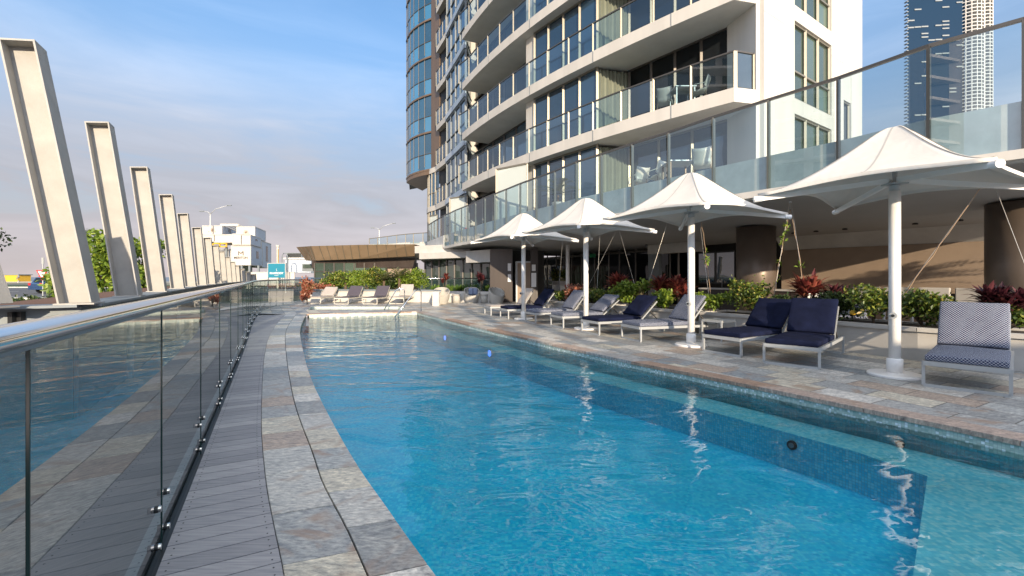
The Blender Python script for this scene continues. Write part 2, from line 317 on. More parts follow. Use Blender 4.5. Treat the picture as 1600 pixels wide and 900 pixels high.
def timber():
    m, t, b = nmat('grey_composite_boards'); n = t.nodes; l = t.links
    g = n.new('ShaderNodeNewGeometry'); r = ramp(n, [(0, (.24, .24, .26)), (.5, (.30, .30, .32)), (1, (.36, .355, .37))]); l.new(g.outputs['Random Per Island'], r.inputs[0])
    tcn = n.new('ShaderNodeTexCoord'); mpn = n.new('ShaderNodeMapping'); mpn.inputs['Scale'].default_value = (1, 14, 1); mpn.inputs['Rotation'].default_value = (0, 0, -.5); l.new(tcn.outputs['Object'], mpn.inputs[0])
    z = n.new('ShaderNodeTexNoise'); z.inputs['Scale'].default_value = 5; z.inputs['Detail'].default_value = 8; l.new(mpn.outputs[0], z.inputs['Vector'])
    rz = ramp(n, [(.3, (.78, .78, .8)), (.7, (1.2, 1.18, 1.15))]); l.new(z.outputs[0], rz.inputs[0])
    mu = n.new('ShaderNodeMix'); mu.data_type = 'RGBA'; mu.blend_type = 'MULTIPLY'; mu.inputs[0].default_value = 1; l.new(r.outputs[0], mu.inputs[6]); l.new(rz.outputs[0], mu.inputs[7])
    l.new(mu.outputs[2], b.inputs['Base Color']); setp(b, Roughness=.6)
    bp = n.new('ShaderNodeBump'); bp.inputs['Strength'].default_value = .3; bp.inputs['Distance'].default_value = .004; l.new(z.outputs[0], bp.inputs['Height']); l.new(bp.outputs[0], b.inputs['Normal'])
    return m
M_['board'] = timber()
M_['leaf'] = leafmat('green_leaf', [(0, (.018, .035, .008)), (.4, (.06, .11, .015)), (.75, (.15, .21, .03)), (.92, (.34, .36, .06)), (1, (.42, .30, .10))])
M_['leaf_lime'] = leafmat('lime_leaf', [(0, (.06, .11, .012)), (.5, (.15, .24, .025)), (1, (.30, .38, .05))])
M_['leaf_dark'] = leafmat('dark_green_leaf', [(0, (.012, .028, .008)), (.6, (.035, .07, .015)), (1, (.09, .14, .03))])
M_['leaf_red'] = leafmat('red_cordyline_leaf', [(0, (.05, .012, .014)), (.5, (.20, .04, .035)), (.8, (.36, .10, .07)), (1, (.20, .12, .06))])
M_['leaf_maroon'] = leafmat('maroon_leaf', [(0, (.025, .008, .012)), (.7, (.09, .02, .03)), (1, (.16, .05, .05))])
M_['leaf_orange'] = leafmat('croton_leaf', [(0, (.18, .04, .03)), (.5, (.40, .14, .08)), (.8, (.50, .28, .20)), (1, (.22, .16, .05))])
M_['leaf_strap'] = leafmat('strap_leaf', [(0, (.05, .10, .015)), (.5, (.11, .20, .03)), (1, (.22, .32, .06))])
M_['leaf_grey'] = leafmat('cycad_leaf', [(0, (.07, .09, .03)), (.5, (.15, .17, .06)), (1, (.28, .27, .12))])

# ------------------------------------------------------------------ helpers
def G(px, py, z=0.0):
    d = py-HZ; Y = F*(H-z)/d
    return Vector(((px-800)/F*Y, Y, z))
def Pd(px, py, Y): return Vector(((px-800)/F*Y, Y, H-(py-HZ)/F*Y))
class MB:
    def __init__(s): s.v = []; s.f = []; s.uv = []
    def add(s, vs, fs, uvs=None):
        k = len(s.v); s.v += [tuple(p) for p in vs]
        for i, f in enumerate(fs):
            s.f.append([a+k for a in f]); s.uv.append(uvs[i] if uvs else None)
    def quad(s, a, b, c, d, uv=None): s.add([a, b, c, d], [(0, 1, 2, 3)], [uv] if uv else None)
    def box(s, c, size, rz=0, M=None):
        hx, hy, hz = [k/2 for k in size]
        m = M or (Matrix.Translation(Vector(c)) @ Matrix.Rotation(rz, 4, 'Z'))
        vs = [m @ Vector((x*hx, y*hy, z*hz)) for z in (-1, 1) for x, y in ((-1, -1), (1, -1), (1, 1), (-1, 1))]
        fs = [(3, 2, 1, 0), (4, 5, 6, 7), (0, 1, 5, 4), (1, 2, 6, 5), (2, 3, 7, 6), (3, 0, 4, 7)]
        uvs = []
        dims = [(0, 1), (0, 1), (0, 2), (1, 2), (0, 2), (1, 2)]
        loc = [Vector((x*hx, y*hy, z*hz)) for z in (-1, 1) for x, y in ((-1, -1), (1, -1), (1, 1), (-1, 1))]
        for f, (i, j) in zip(fs, dims): uvs.append([(loc[a][i], loc[a][j]) for a in f])
        s.add(vs, fs, uvs)
    def bar(s, p, q, w, h, up=(0, 0, 1), roll=0):
        p = Vector(p); q = Vector(q); d = q-p; ln = d.length
        if ln < 1e-6: return
        y = d/ln; u = Vector(up)
        if abs(y.dot(u)) > .99: u = Vector((1, 0, 0))
        x = y.cross(u).normalized(); z = x.cross(y)
        m = Matrix(((x[0], y[0], z[0], (p[0]+q[0])/2), (x[1], y[1], z[1], (p[1]+q[1])/2), (x[2], y[2], z[2], (p[2]+q[2])/2), (0, 0, 0, 1)))
        s.box(None, (w, ln, h), M=m)
    def wall(s, a, b, th, z0, z1):
        a = Vector((a[0], a[1], 0)); b = Vector((b[0], b[1], 0)); d = b-a; ln = d.length
        ang = math.atan2(d.y, d.x); c = (a+b)/2
        s.box((c.x, c.y, (z0+z1)/2), (ln, th, z1-z0), ang)
    def tube(s, pts, r, seg=8, cap=True, flat=1.0):
        pts = [Vector(p) for p in pts]; n = len(pts); rings = []
        for i, p in enumerate(pts):
            d = (pts[min(i+1, n-1)]-pts[max(i-1, 0)]).normalized()
            u = Vector((0, 0, 1)) if abs(d.z) < .95 else Vector((1, 0, 0))
            x = d.cross(u).normalized(); z = x.cross(d)
            rr = r[i] if isinstance(r, (list, tuple)) else r
            rings.append([p+x*math.cos(2*math.pi*k/seg)*rr+z*math.sin(2*math.pi*k/seg)*rr*flat for k in range(seg)])
        k0 = len(s.v)
        for rg in rings: s.v += [tuple(p) for p in rg]
        for i in range(n-1):
            for k in range(seg):
                a = k0+i*seg+k; b = k0+i*seg+(k+1) % seg
                s.f.append([a, b, b+seg, a+seg]); s.uv.append(None)
        if cap:
            s.f.append([k0+k for k in range(seg)][::-1]); s.uv.append(None)
            s.f.append([k0+(n-1)*seg+k for k in range(seg)]); s.uv.append(None)
    def lathe(s, prof, c=(0, 0, 0), seg=24):
        k0 = len(s.v); n = len(prof)
        for r, z in prof:
            for k in range(seg):
                a = 2*math.pi*k/seg; s.v.append((c[0]+r*math.cos(a), c[1]+r*math.sin(a), c[2]+z))
        for i in range(n-1):
            for k in range(seg):
                a = k0+i*seg+k; b = k0+i*seg+(k+1) % seg
                s.f.append([a, b, b+seg, a+seg]); s.uv.append(None)
        s.f.append([k0+k for k in range(seg)][::-1]); s.uv.append(None)
        s.f.append([k0+(n-1)*seg+k for k in range(seg)]); s.uv.append(None)
    def poly(s, pts, z, up=True):
        vs = [Vector((p[0], p[1], z)) for p in pts]
        tr = tessellate_polygon([vs]); out = []
        for t in tr:
            a, b, c = [vs[i] for i in t]
            nz_ = (b-a).cross(c-a).z
            t = list(t)
            if (nz_ < 0) == up: t = t[::-1]
            out.append(t)
        s.add(vs, out)
    def prism(s, pts, z0, z1):
        s.poly(pts, z1, True); s.poly(pts, z0, False)
        n = len(pts); ar = sum(pts[i][0]*pts[(i+1) % n][1]-pts[(i+1) % n][0]*pts[i][1] for i in range(n))
        for i in range(n):
            a = pts[i]; b = pts[(i+1) % n]
            if ar < 0: a, b = b, a
            s.quad((a[0], a[1], z0), (b[0], b[1], z0), (b[0], b[1], z1), (a[0], a[1], z1))
    def ribbon(s, path, z0, z1, flip=False):
        """vertical strip along a plan path with running UVs"""
        u = 0
        for a, b in zip(path[:-1], path[1:]):
            ln = math.hypot(b[0]-a[0], b[1]-a[1])
            za = (z0, z1)
            vs = [(a[0], a[1], z0), (b[0], b[1], z0), (b[0], b[1], z1), (a[0], a[1], z1)]
            uv = [(u, z0), (u+ln, z0), (u+ln, z1), (u, z1)]
            if flip: vs = vs[::-1]; uv = uv[::-1]
            s.quad(*vs, uv=uv); u += ln
    def build(s, name, m, parent=None, smooth=False, bevel=0, subd=0, weld=False):
        me = bpy.data.meshes.new(name)
        off = Vector(parent.get('_o', (0, 0, 0))) if parent is not None else Vector((0, 0, 0))
        me.from_pydata([(v[0]-off[0], v[1]-off[1], v[2]-off[2]) for v in s.v], [], s.f)
        uvl = me.uv_layers.new(name='UVMap')
        if any(u for u in s.uv):
            i = 0
            for f, u in zip(s.f, s.uv):
                for k in range(len(f)):
                    if u: uvl.data[i+k].uv = u[k]
                i += len(f)
        me.materials.append(m if not isinstance(m, str) else M_[m]); 
        if smooth:
            for p in me.polygons: p.use_smooth = True
        me.update()
        o = bpy.data.objects.new(name, me); COL.objects.link(o)
        if parent is not None: o.parent = parent; o['_o'] = tuple(off)
        if bevel:
            b = o.modifiers.new('bevel', 'BEVEL'); b.width = bevel; b.segments = 2; b.limit_method = 'ANGLE'; b.angle_limit = R(40)
        if subd:
            b = o.modifiers.new('subd', 'SUBSURF'); b.levels = subd; b.render_levels = subd
        return o
def tag(o, label=None, cat=None, group=None, kind=None):
    if label: o['label'] = label
    if cat: o['category'] = cat
    if group: o['group'] = group
    if kind: o['kind'] = kind
    return o
def thing(name, loc, label, cat, group=None, world=True):
    """world=True: parts are given in world coordinates, shifted to the base of the thing on build"""
    o = bpy.data.objects.new(name, None); COL.objects.link(o); o.location = loc; o.empty_display_size = .3
    if world: o['_o'] = tuple(loc)
    return tag(o, label, cat, group)
def dup(root, loc, rz, label, group=None):
    r = root.copy(); COL.objects.link(r); r.location = loc; r.rotation_euler = (0, 0, rz); r['label'] = label
    if group: r['group'] = group
    for ch in list(root.children):
        c = ch.copy(); COL.objects.link(c); c.parent = r
        for g in list(ch.children):
            d = g.copy(); COL.objects.link(d); d.parent = c
    return r
def catmull(pts, n=6):
    pts = [Vector((p[0], p[1])) for p in pts]; out = []
    P = [pts[0]*2-pts[1]]+pts+[pts[-1]*2-pts[-2]]
    for i in range(1, len(P)-2):
        for k in range(n):
            t = k/n; a, b, c, d = P[i-1:i+3]
            out.append(.5*((2*b)+(-a+c)*t+(2*a-5*b+4*c-d)*t*t+(-a+3*b-3*c+d)*t**3))
    out.append(pts[-1]); return out
def offset(path, d):
    """offset a plan path to its left by d"""
    out = []; n = len(path)
    for i in range(n):
        t = (Vector(path[min(i+1, n-1)])-Vector(path[max(i-1, 0)])).normalized()
        out.append(Vector(path[i])+Vector((-t.y, t.x))*d)
    return out
def resample(path, step):
    path = [Vector(p) for p in path]; out = [path[0]]; acc = 0
    for a, b in zip(path[:-1], path[1:]):
        ln = (b-a).length; t = step-acc
        while t <= ln:
            out.append(a+(b-a)*(t/ln)); t += step
        acc = ln-(t-step)
    return out
def lenpath(p): return sum((Vector(b)-Vector(a)).length for a, b in zip(p[:-1], p[1:]))
def at(path, s):
    for a, b in zip(path[:-1], path[1:]):
        a = Vector(a); b = Vector(b); ln = (b-a).length
        if s <= ln: return a+(b-a)*(s/ln)
        s -= ln
    return Vector(path[-1])
def raypt(path, px):
    """where the plan path crosses the sight line of pixel column px"""
    k = (px-800)/F
    for a, b in zip(path[:-1], path[1:]):
        a = Vector(a); b = Vector(b)
        fa = a.x-k*a.y; fb = b.x-k*b.y
        if fa*fb <= 0 and fa != fb: return a+(b-a)*(fa/(fa-fb))
    return None
def cut(path, px0, px1):
    k0 = (px0-800)/F; k1 = (px1-800)/F
    return [raypt(path, px0)]+[Vector(p) for p in path if k0 < p[0]/p[1] < k1]+[raypt(path, px1)]

# ------------------------------------------------------------------ plan curves
g2 = lambda l, z=0: [G(x, y, z).xy for x, y in l]
L_IN = [Vector((1.3, -.45)), Vector((.62, .6)), Vector((-.02, 1.58))]+g2([(672, 899), (606, 805), (536, 698), (485.5, 597), (472, 550), (467.5, 517), (473, 499), (478, 491)])
L_MID = [Vector((1.0, -.6)), Vector((.28, .55)), Vector((-.36, 1.6))]+g2([(573, 896), (540, 822), (505, 756), (487.5, 705), (458, 620), (447, 550), (447, 517), (457, 499), (463, 491)])
L_OUT = [Vector((.62, -.75)), Vector((-.08, .5)), Vector((-.74, 1.58))]+g2([(443, 899), (425, 810), (414, 744), (408, 663), (410, 589), (414, 550), (421, 525), (434, 504), (446, 491.5)])
FENCE = [Vector((.2, -1.55)), Vector((-.62, .05))]+g2([(240, 880), (317, 696), (358, 598), (381, 542), (396, 501), (411, 486), (440, 476), (473, 470)])
R_IN = g2([(652, 487), (700, 499), (800, 523), (960, 559), (1096, 586), (1320, 632), (1600, 690)])+[Vector((4.95, 2.6)), Vector((5.1, 1.2)), Vector((4.6, -.45))]
L_IN = catmull(L_IN, 6); L_MID = catmull(L_MID, 6); L_OUT = catmull(L_OUT, 6); FENCE = catmull(FENCE, 6); R_IN = catmull(R_IN, 5)
POOL = list(R_IN)+list(L_IN)          # far right -> near right -> near left -> far left
WZ = -.115

# ================================================================== SETTING
BIG = 6000
def ring_sheet(name, outer, inner, z, mat):
    b = MB(); o = outer; i = inner
    for k in range(4):
        a, c = o[k], o[(k+1) % 4]; d, e = i[(k+1) % 4], i[k]
        b.quad((a[0], a[1], z), (c[0], c[1], z), (d[0], d[1], z), (e[0], e[1], z))
    return tag(b.build(name, mat), kind='structure')
ring_sheet('ground', [(-BIG, -400), (BIG, -400), (BIG, BIG), (-BIG, BIG)], [(-14, -9), (22, -9), (22, 27.5), (-14, 27.5)], -.06, 'ground')
b = MB(); b.quad((-BIG, 150, -.03), (40, 150, -.03), (40, BIG, -.03), (-BIG, BIG, -.03)); tag(b.build('sea', 'sea'), kind='structure')
b = MB(); b.quad((-400, 118, -.045), (-30, 118, -.045), (-30, 152, -.045), (-400, 152, -.045)); tag(b.build('beach', 'sand'), kind='structure')
b = MB(); b.quad((-120, 30, -.05), (-17, 30, -.05), (-17, 62, -.05), (-120, 62, -.05)); tag(b.build('road', 'asphalt'), kind='structure')
b = MB()
for k in range(9): b.quad((-110+k*11, 46, -.044), (-105+k*11, 46, -.044), (-105+k*11, 46.3, -.044), (-110+k*11, 46.3, -.044))
b.quad((-120, 33, -.044), (-17, 33, -.044), (-17, 33.3, -.044), (-120, 33.3, -.044))
tag(b.build('road_marking', 'signwhite'), kind='structure')
b = MB()
for y0 in (29.2, 62): b.box((-68.5, y0+.2, .01), (103, .3, .13))
tag(b.build('kerb', 'concrete'), kind='structure')
b = MB(); b.quad((-120, 62.4, .02), (-17, 62.4, .02), (-17, 80, .02), (-120, 80, .02)); b.quad((-120, 18, -.03), (-15, 18, -.03), (-15, 29.1, -.03), (-120, 29.1, -.03))
tag(b.build('grass_verge', 'grass'), kind='structure')
b = MB(); b.quad((-14.2, -9.2, -1.6), (22.2, -9.2, -1.6), (22.2, 27.7, -1.6), (-14.2, 27.7, -1.6)); tag(b.build('lower_ground', 'soil'), kind='structure')
b = MB()
fo = offset(FENCE, .14); fo2 = offset(FENCE, 3.0)
b.prism([tuple(p) for p in fo]+[tuple(p) for p in fo2[::-1]], -.35, -.28); tag(b.build('gravel_bed', 'asphalt'), kind='structure')

# deck sheets: right and far of the pool
far_r = R_IN[0]; far_l = L_IN[-1]
deck = [tuple(p) for p in R_IN]+[(4.6, -9), (22, -9), (22, 27.5), (-3.0, 27.5), (-13.4, 27.5)]+[tuple(p) for p in FENCE[::-1] if p.y > L_OUT[-1].y]+[tuple(L_OUT[-1]), tuple(L_IN[-1])]
KID = [G(486, 479).xy, G(622, 479).xy, G(636, 484).xy, G(480.5, 484.5).xy]
# far rim is cut round the children's pool: deck is built as two sheets
b = MB()
yk = max(p.y for p in KID[:2]); ynear = min(p.y for p in KID[2:])
east = [tuple(p) for p in R_IN]+[(4.6, -9), (22, -9), (22, 27.5), tuple((KID[1].x, 27.5)), tuple(KID[1]), tuple(KID[2])]
b.poly(east, 0.0)
north = [tuple(KID[1]), (KID[1].x, 27.5), (-13.4, 27.5)]+[tuple(p) for p in FENCE[::-1] if p.y > L_OUT[-1].y+.3]+[tuple(L_OUT[-1]), tuple(L_IN[-1]), tuple(KID[3]), tuple(KID[0])]
b.poly(north, 0.0)
b.poly([tuple(L_IN[-1]), tuple(R_IN[0]), tuple(KID[2]), tuple(KID[3])], 0.0)
near = [(4.6, -9), tuple(R_IN[-1]), tuple(L_IN[0]), tuple(L_OUT[0]), tuple(FENCE[0]), (.9, -9)]
b.poly(near, 0.0)
tag(b.build('pool_deck', 'paver'), kind='structure')
# children's pool
b = MB(); b.poly([tuple(p) for p in KID], -.42); tag(b.build('wading_pool_floor', 'tile_pale'), kind='structure')
b = MB(); kk = [tuple(p) for p in KID]+[tuple(KID[0])]; b.ribbon(kk, -.42, -.005); tag(b.build('wading_pool_wall', 'tile_pale'), kind='structure')
b = MB(); b.poly([tuple(p) for p in KID], -.10); b.poly([tuple(p) for p in KID], -.43, False); b.ribbon(kk, -.43, -.10, True); tag(b.build('wading_pool_water', 'water'), kind='structure')

# boardwalk: individual boards across the strip between fence and coping
b = MB(); n = 0
fs = resample(offset(FENCE, -.03), .1372); prev = None
ob = offset(L_OUT, 0)
def near_on(path, p, tdir):
    best = None; nn = Vector((tdir.y, -tdir.x))
    for a, c in zip(path[:-1], path[1:]):
        a = Vector(a); c = Vector(c); d = c-a
        den = nn.x*d.y-nn.y*d.x
        if abs(den) < 1e-9: continue
        w = a-p; s = (w.x*d.y-w.y*d.x)/den; t = (w.x*nn.y-w.y*nn.x)/den
        if -1e-6 <= t <= 1+1e-6 and 0 < s < 6 and (best is None or s < best[0]): best = (s, p+nn*s)
    return best[1] if best else None
pairs = []
for i in range(1, len(fs)-1):
    t = (fs[i+1]-fs[i-1]).normalized(); q = near_on(ob, fs[i], t)
    if q is not None: pairs.append((fs[i], q))
screws = MB()
for (a, p), (c, q) in zip(pairs[:-1], pairs[1:]):
    g = .0042
    ua = (c-a).normalized()*g; up_ = (q-p).normalized()*g if (q-p).length > .01 else ua*0
    A, P_, C_, Q = a+ua, p+up_, c-ua, q-up_
    b.add([(A.x, A.y, -.03), (P_.x, P_.y, -.03), (Q.x, Q.y, -.03), (C_.x, C_.y, -.03), (A.x, A.y, 0), (P_.x, P_.y, 0), (Q.x, Q.y, 0), (C_.x, C_.y, 0)],
          [(4, 5, 6, 7), (0, 1, 5, 4), (1, 2, 6, 5), (2, 3, 7, 6), (3, 0, 4, 7)])
    if A.y < 9:
        for e0, e1 in ((A, C_), (P_, Q)):
            o_ = C_ if e0 is A else Q
            inn = (P_-A).normalized()*(.035 if e0 is A else -.035)
            for f_ in (.25, .75):
                s_ = e0+(e1-e0)*f_+inn
                screws.lathe([(.0045, 0), (.0045, .0012)], (s_.x, s_.y, .0), 6)
bw = b.build('boardwalk', 'board'); tag(bw, kind='structure')
screws.build('deck_screws', 'black', bw)
b = MB(); b.prism([tuple(p) for p in offset(FENCE, .02)]+[tuple(p) for p in L_OUT[::-1]], -.12, -.032); tag(b.build('boardwalk_base', 'black'), kind='structure')

# coping stones (two rows on the left), stones as separate islands with open joints
def stones(name, inner, outer, lens, mat, z1=.004, th=.05, seed=1):
    rnd = random.Random(seed); b = MB(); Li = lenpath(inner); Lo = lenpath(outer); s = 0
    while s < Li-.02:
        ln = rnd.uniform(*lens); e = min(s+ln, Li); j = .004
        ss = [s+j+(e-s-2*j)*k/3 for k in range(4)]
        A = [at(inner, x) for x in ss]; B = [at(outer, x*Lo/Li) for x in ss]
        A = [a+(c-a).normalized()*.004 for a, c in zip(A, B)]; B = [c+(a-c).normalized()*.004 for a, c in zip(A, B)]
        zt = z1+rnd.uniform(-.0015, .0015); k0 = len(b.v)
        vs = [(p.x, p.y, zt) for p in A]+[(p.x, p.y, zt) for p in B]+[(p.x, p.y, zt-th) for p in A]+[(p.x, p.y, zt-th) for p in B]
        fs_ = []
        for k in range(3):
            fs_ += [(k, k+1, k+5, k+4), (k, k+8, k+9, k+1), (k+4, k+5, k+13, k+12)]
        fs_ += [(0, 4, 12, 8), (3, 11, 15, 7)]
        b.add(vs, fs_); s = e
    return tag(b.build(name, mat, bevel=.004), kind='structure')
stones('coping_inner_row', offset(L_IN, -.025), L_MID, (.38, .60), 'coping', seed=5)
stones('coping_outer_row', L_MID, L_OUT, (.40, .62), 'coping', seed=11)
b = MB(); b.prism([tuple(p) for p in L_IN]+[tuple(p) for p in L_OUT[::-1]], -.12, -.012); tag(b.build('coping_bed', 'black'), kind='structure')
stones('coping_right_row', offset(R_IN, -.02), offset(R_IN, .26), (.7, 1.3), 'coping_pink', z1=.006, seed=3)
fr0 = Vector(L_IN[-1]); fr1 = Vector(R_IN[0])
stones('coping_far_row', [fr0+Vector((0, -.03)), fr1+Vector((0, -.03))], [fr0+Vector((0, .35)), fr1+Vector((0, .35))], (.7, .9), 'coping_pink', z1=.008, seed=9)
# pool shell
b = MB(); b.ribbon([tuple(p) for p in R_IN], WZ-.045, -.02); b.ribbon([tuple(p) for p in L_IN], WZ-.045, -.02)
b.ribbon([tuple(R_IN[-1]), tuple(L_IN[0])], WZ-.045, -.02)
tag(b.build('pool_waterline_band', 'tile_top'), kind='structure')
b = MB(); b.ribbon([tuple(p) for p in R_IN], -1.2, WZ-.045); b.ribbon([tuple(p) for p in L_IN], -1.2, WZ-.045); b.ribbon([tuple(R_IN[-1]), tuple(L_IN[0])], -1.2, WZ-.045)
tag(b.build('pool_wall', 'tile_wall'), kind='structure')
LEDGE = WZ-.20; DEEP = WZ-.60
deepR = [p for p in offset(R_IN, -.52)]
crn = Vector((3.58, 3.92))
deepR = [p for p in deepR if p.y > crn.y+.35]+[crn]
dl = Vector((.30, 1.09))
Ls = [p for p in L_IN if p.y > dl.y]
deep = [tuple(p) for p in deepR]+[(2.29, 2.6)]+[tuple(dl)]+[tuple(p) for p in Ls]
b = MB(); b.poly(deep, DEEP); tag(b.build('pool_floor', 'tile_deep'), kind='structure')
b = MB()
Rn = [p for p in R_IN]; 
for i in range(len(deepR)-1):
    f0 = i; 
strip_r = [p for p in R_IN if p.y > crn.y+.25]
b.poly([tuple(p) for p in strip_r]+[tuple(p) for p in deepR[::-1]], LEDGE)
b.poly([tuple(strip_r[-1])]+[tuple(p) for p in R_IN if p.y <= crn.y+.25]+[tuple(p) for p in L_IN if p.y <= dl.y]+[tuple(dl), (2.29, 2.6), tuple(crn)], LEDGE)
tag(b.build('pool_ledge', 'tile_floor'), kind='structure')
b = MB(); b.ribbon([tuple(p) for p in deepR]+[(2.29, 2.6), tuple(dl)], DEEP, LEDGE); tag(b.build('pool_ledge_riser', 'tile_wall'), kind='structure')
# far wall and pale step; panels shaped to imitate bars of sun and shade
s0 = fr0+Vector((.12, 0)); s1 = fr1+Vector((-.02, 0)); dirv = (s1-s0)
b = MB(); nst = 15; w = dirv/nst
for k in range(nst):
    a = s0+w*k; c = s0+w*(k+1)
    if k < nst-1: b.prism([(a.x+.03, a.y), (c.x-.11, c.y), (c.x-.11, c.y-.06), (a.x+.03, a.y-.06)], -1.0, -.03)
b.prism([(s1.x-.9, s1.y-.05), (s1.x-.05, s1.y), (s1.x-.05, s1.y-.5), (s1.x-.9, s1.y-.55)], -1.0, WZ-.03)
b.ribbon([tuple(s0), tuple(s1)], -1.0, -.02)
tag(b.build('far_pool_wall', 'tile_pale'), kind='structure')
# water body
b = MB(); rim = [tuple(p) for p in POOL]
b.poly(rim, WZ); b.poly(rim, -1.25, False)
rr_ = rim+[rim[0]]; b.ribbon(rr_, -1.25, WZ, True)
tag(b.build('pool_water', 'water'), kind='structure')

def fitting(px, path, z, lab, r=.06):
    p = raypt(path, px); q = min(range(len(path)-1), key=lambda i: (Vector(path[i])-p).length)
    t = (Vector(path[q+1])-Vector(path[q])).normalized(); n = Vector((-t.y, t.x))
    if n.dot(Vector((0, 0))-p) < 0: n = -n
    t_ = thing('drain_cover', (p.x, p.y, z), lab, 'drain cover')
    b = MB(); k = Vector((p.x, p.y, z)); n3 = Vector((n.x, n.y, 0))
    b.tube([k, k+n3*.02], r, 16); b.build('cover', 'black', t_)
    b = MB(); b.tube([k+n3*.018, k+n3*.03], r*.55, 12); b.build('grille', 'steel_beam', t_)
fitting(1238, deepR, LEDGE-.12, 'larger round black drain cover under water just below the ledge', .05)
fitting(1407, R_IN, LEDGE+.03, 'small dark fitting in the mosaic pool wall above the ledge', .035)

# ================================================================== FENCE WITH HANDRAIL
fence = thing('glass_pool_fence', (FENCE[8].x, FENCE[8].y, 0), 'curved frameless glass pool fence with a polished steel handrail beside the boardwalk', 'fence')
LF = lenpath(FENCE)
def fs_at(y):
    s = 0
    for a, b_ in zip(FENCE[:-1], FENCE[1:]):
        if a.y <= y <= b_.y: return s+(b_-a).length*(y-a.y)/(b_.y-a.y)
        s += (b_-a).length
s0_ = fs_at(1.087); step = fs_at(2.38)-s0_
k = -2
while True:
    a_ = s0_+k*step+.004; b_ = min(s0_+(k+1)*step-.004, LF)
    if a_ > LF-.4: break
    if a_ >= 0:
        m = MB(); sub = [at(FENCE, a_+(b_-a_)*i/3) for i in range(4)]
        for p, q in zip(sub[:-1], sub[1:]): m.quad((p.x, p.y, -.16), (q.x, q.y, -.16), (q.x, q.y, 1.25), (p.x, p.y, 1.25))
        gp = m.build('glass_panel', 'fglass', fence, smooth=True)
        e = MB()
        for p, q in ((sub[0], sub[1]),):
            d = (q-p).normalized()*.004; e.wall(p, p+d, .008, -.16, 1.25)
        for p, q in zip(sub[:-1], sub[1:]): e.wall(p, q, .012, -.165, -.155)
        eo = e.build('glass_edge', 'edge', fence)
        for f_ in (.10, step-.016-.10):
            c = at(FENCE, a_+f_); d = (at(FENCE, a_+f_+.02)-c).normalized(); nn = Vector((d.y, -d.x, 0))
            for z in (.235, .045):
                c3 = Vector((c.x, c.y, z)); m = MB(); w_ = MB(); m.tube([c3+nn*.008, c3+nn*.020], .0155, 14); w_.tube([c3-nn*.035, c3+nn*.008], .017, 14)
                if c.y > 24 and z < .1: continue
                so_ = m.build('standoff', 'steel', fence); w_.build('washer', 'black', so_)
    k += 1
m = MB(); pts = [(p.x, p.y, 1.268) for p in FENCE]; m.tube(pts, .038, 16, flat=.75); m.build('handrail', 'steel', fence, smooth=True)
m = MB(); m.tube([(p.x, p.y, 1.238) for p in FENCE], .014, 8); m.build('rail_channel', 'steel_beam', fence)
m = MB(); 
for p, q in zip(offset(FENCE, .09)[:-1], offset(FENCE, .09)[1:]): m.wall(p, q, .05, -.30, -.035)
m.build('edge_beam', 'steel_beam', fence)

# ================================================================== LEANING POSTS and ring beam
POSTS = [(36.5, 72.5, 5.2), (156, 196, 7.4), (219, 264, 9.9), (260, 306, 12.6), (286, 335, 15.4), (307.5, 356.5, 18.1), (324, 372, 20.8), (336, 384, 23.3), (346, 393, 25.7),
         (355, 402, 28.0), (363, 409.5, 30.1), (370, 415.5, 32), (379, 420.5, 33.5), (387, 425, 34.8), (396, 428.5, 36)]
tops = [Pd(x, y, Y) for x, y, Y in POSTS]
tline = [t_.xy for t_ in tops]
LEANS = [.165, .135, .115, .102, .09, .082, .08, .078, .076, .074, .072, .07, .07, .07, .07]; RB = 1.08
words = ['tallest leaning cream steel post, nearest the camera, beside the steel ring beam', 'second leaning cream post along the row, just in front of the leafy tree', 'third leaning cream post along the row, standing right of the leafy tree', 'fourth leaning cream post, first one right of the tree with a shaded hood',
         'fifth leaning cream post, half hidden behind the fourth', 'sixth leaning cream post, left of the container stack and below its street lamp', 'seventh leaning cream post, overlapping the left edge of the container stack', 'eighth leaning cream post, in front of the yellow steel frame', 'ninth leaning cream post, just left of the lettered container',
         'tenth leaning cream post, at the left edge of the lettered container', 'eleventh leaning cream post, below the lettered container', 'twelfth leaning cream post, fourth from the far end of the row', 'thirteenth leaning cream post, third from the far end of the row', 'last but one of the leaning cream posts, barely above the handrail', 'shortest leaning cream post, at the far end of the row above the handrail']
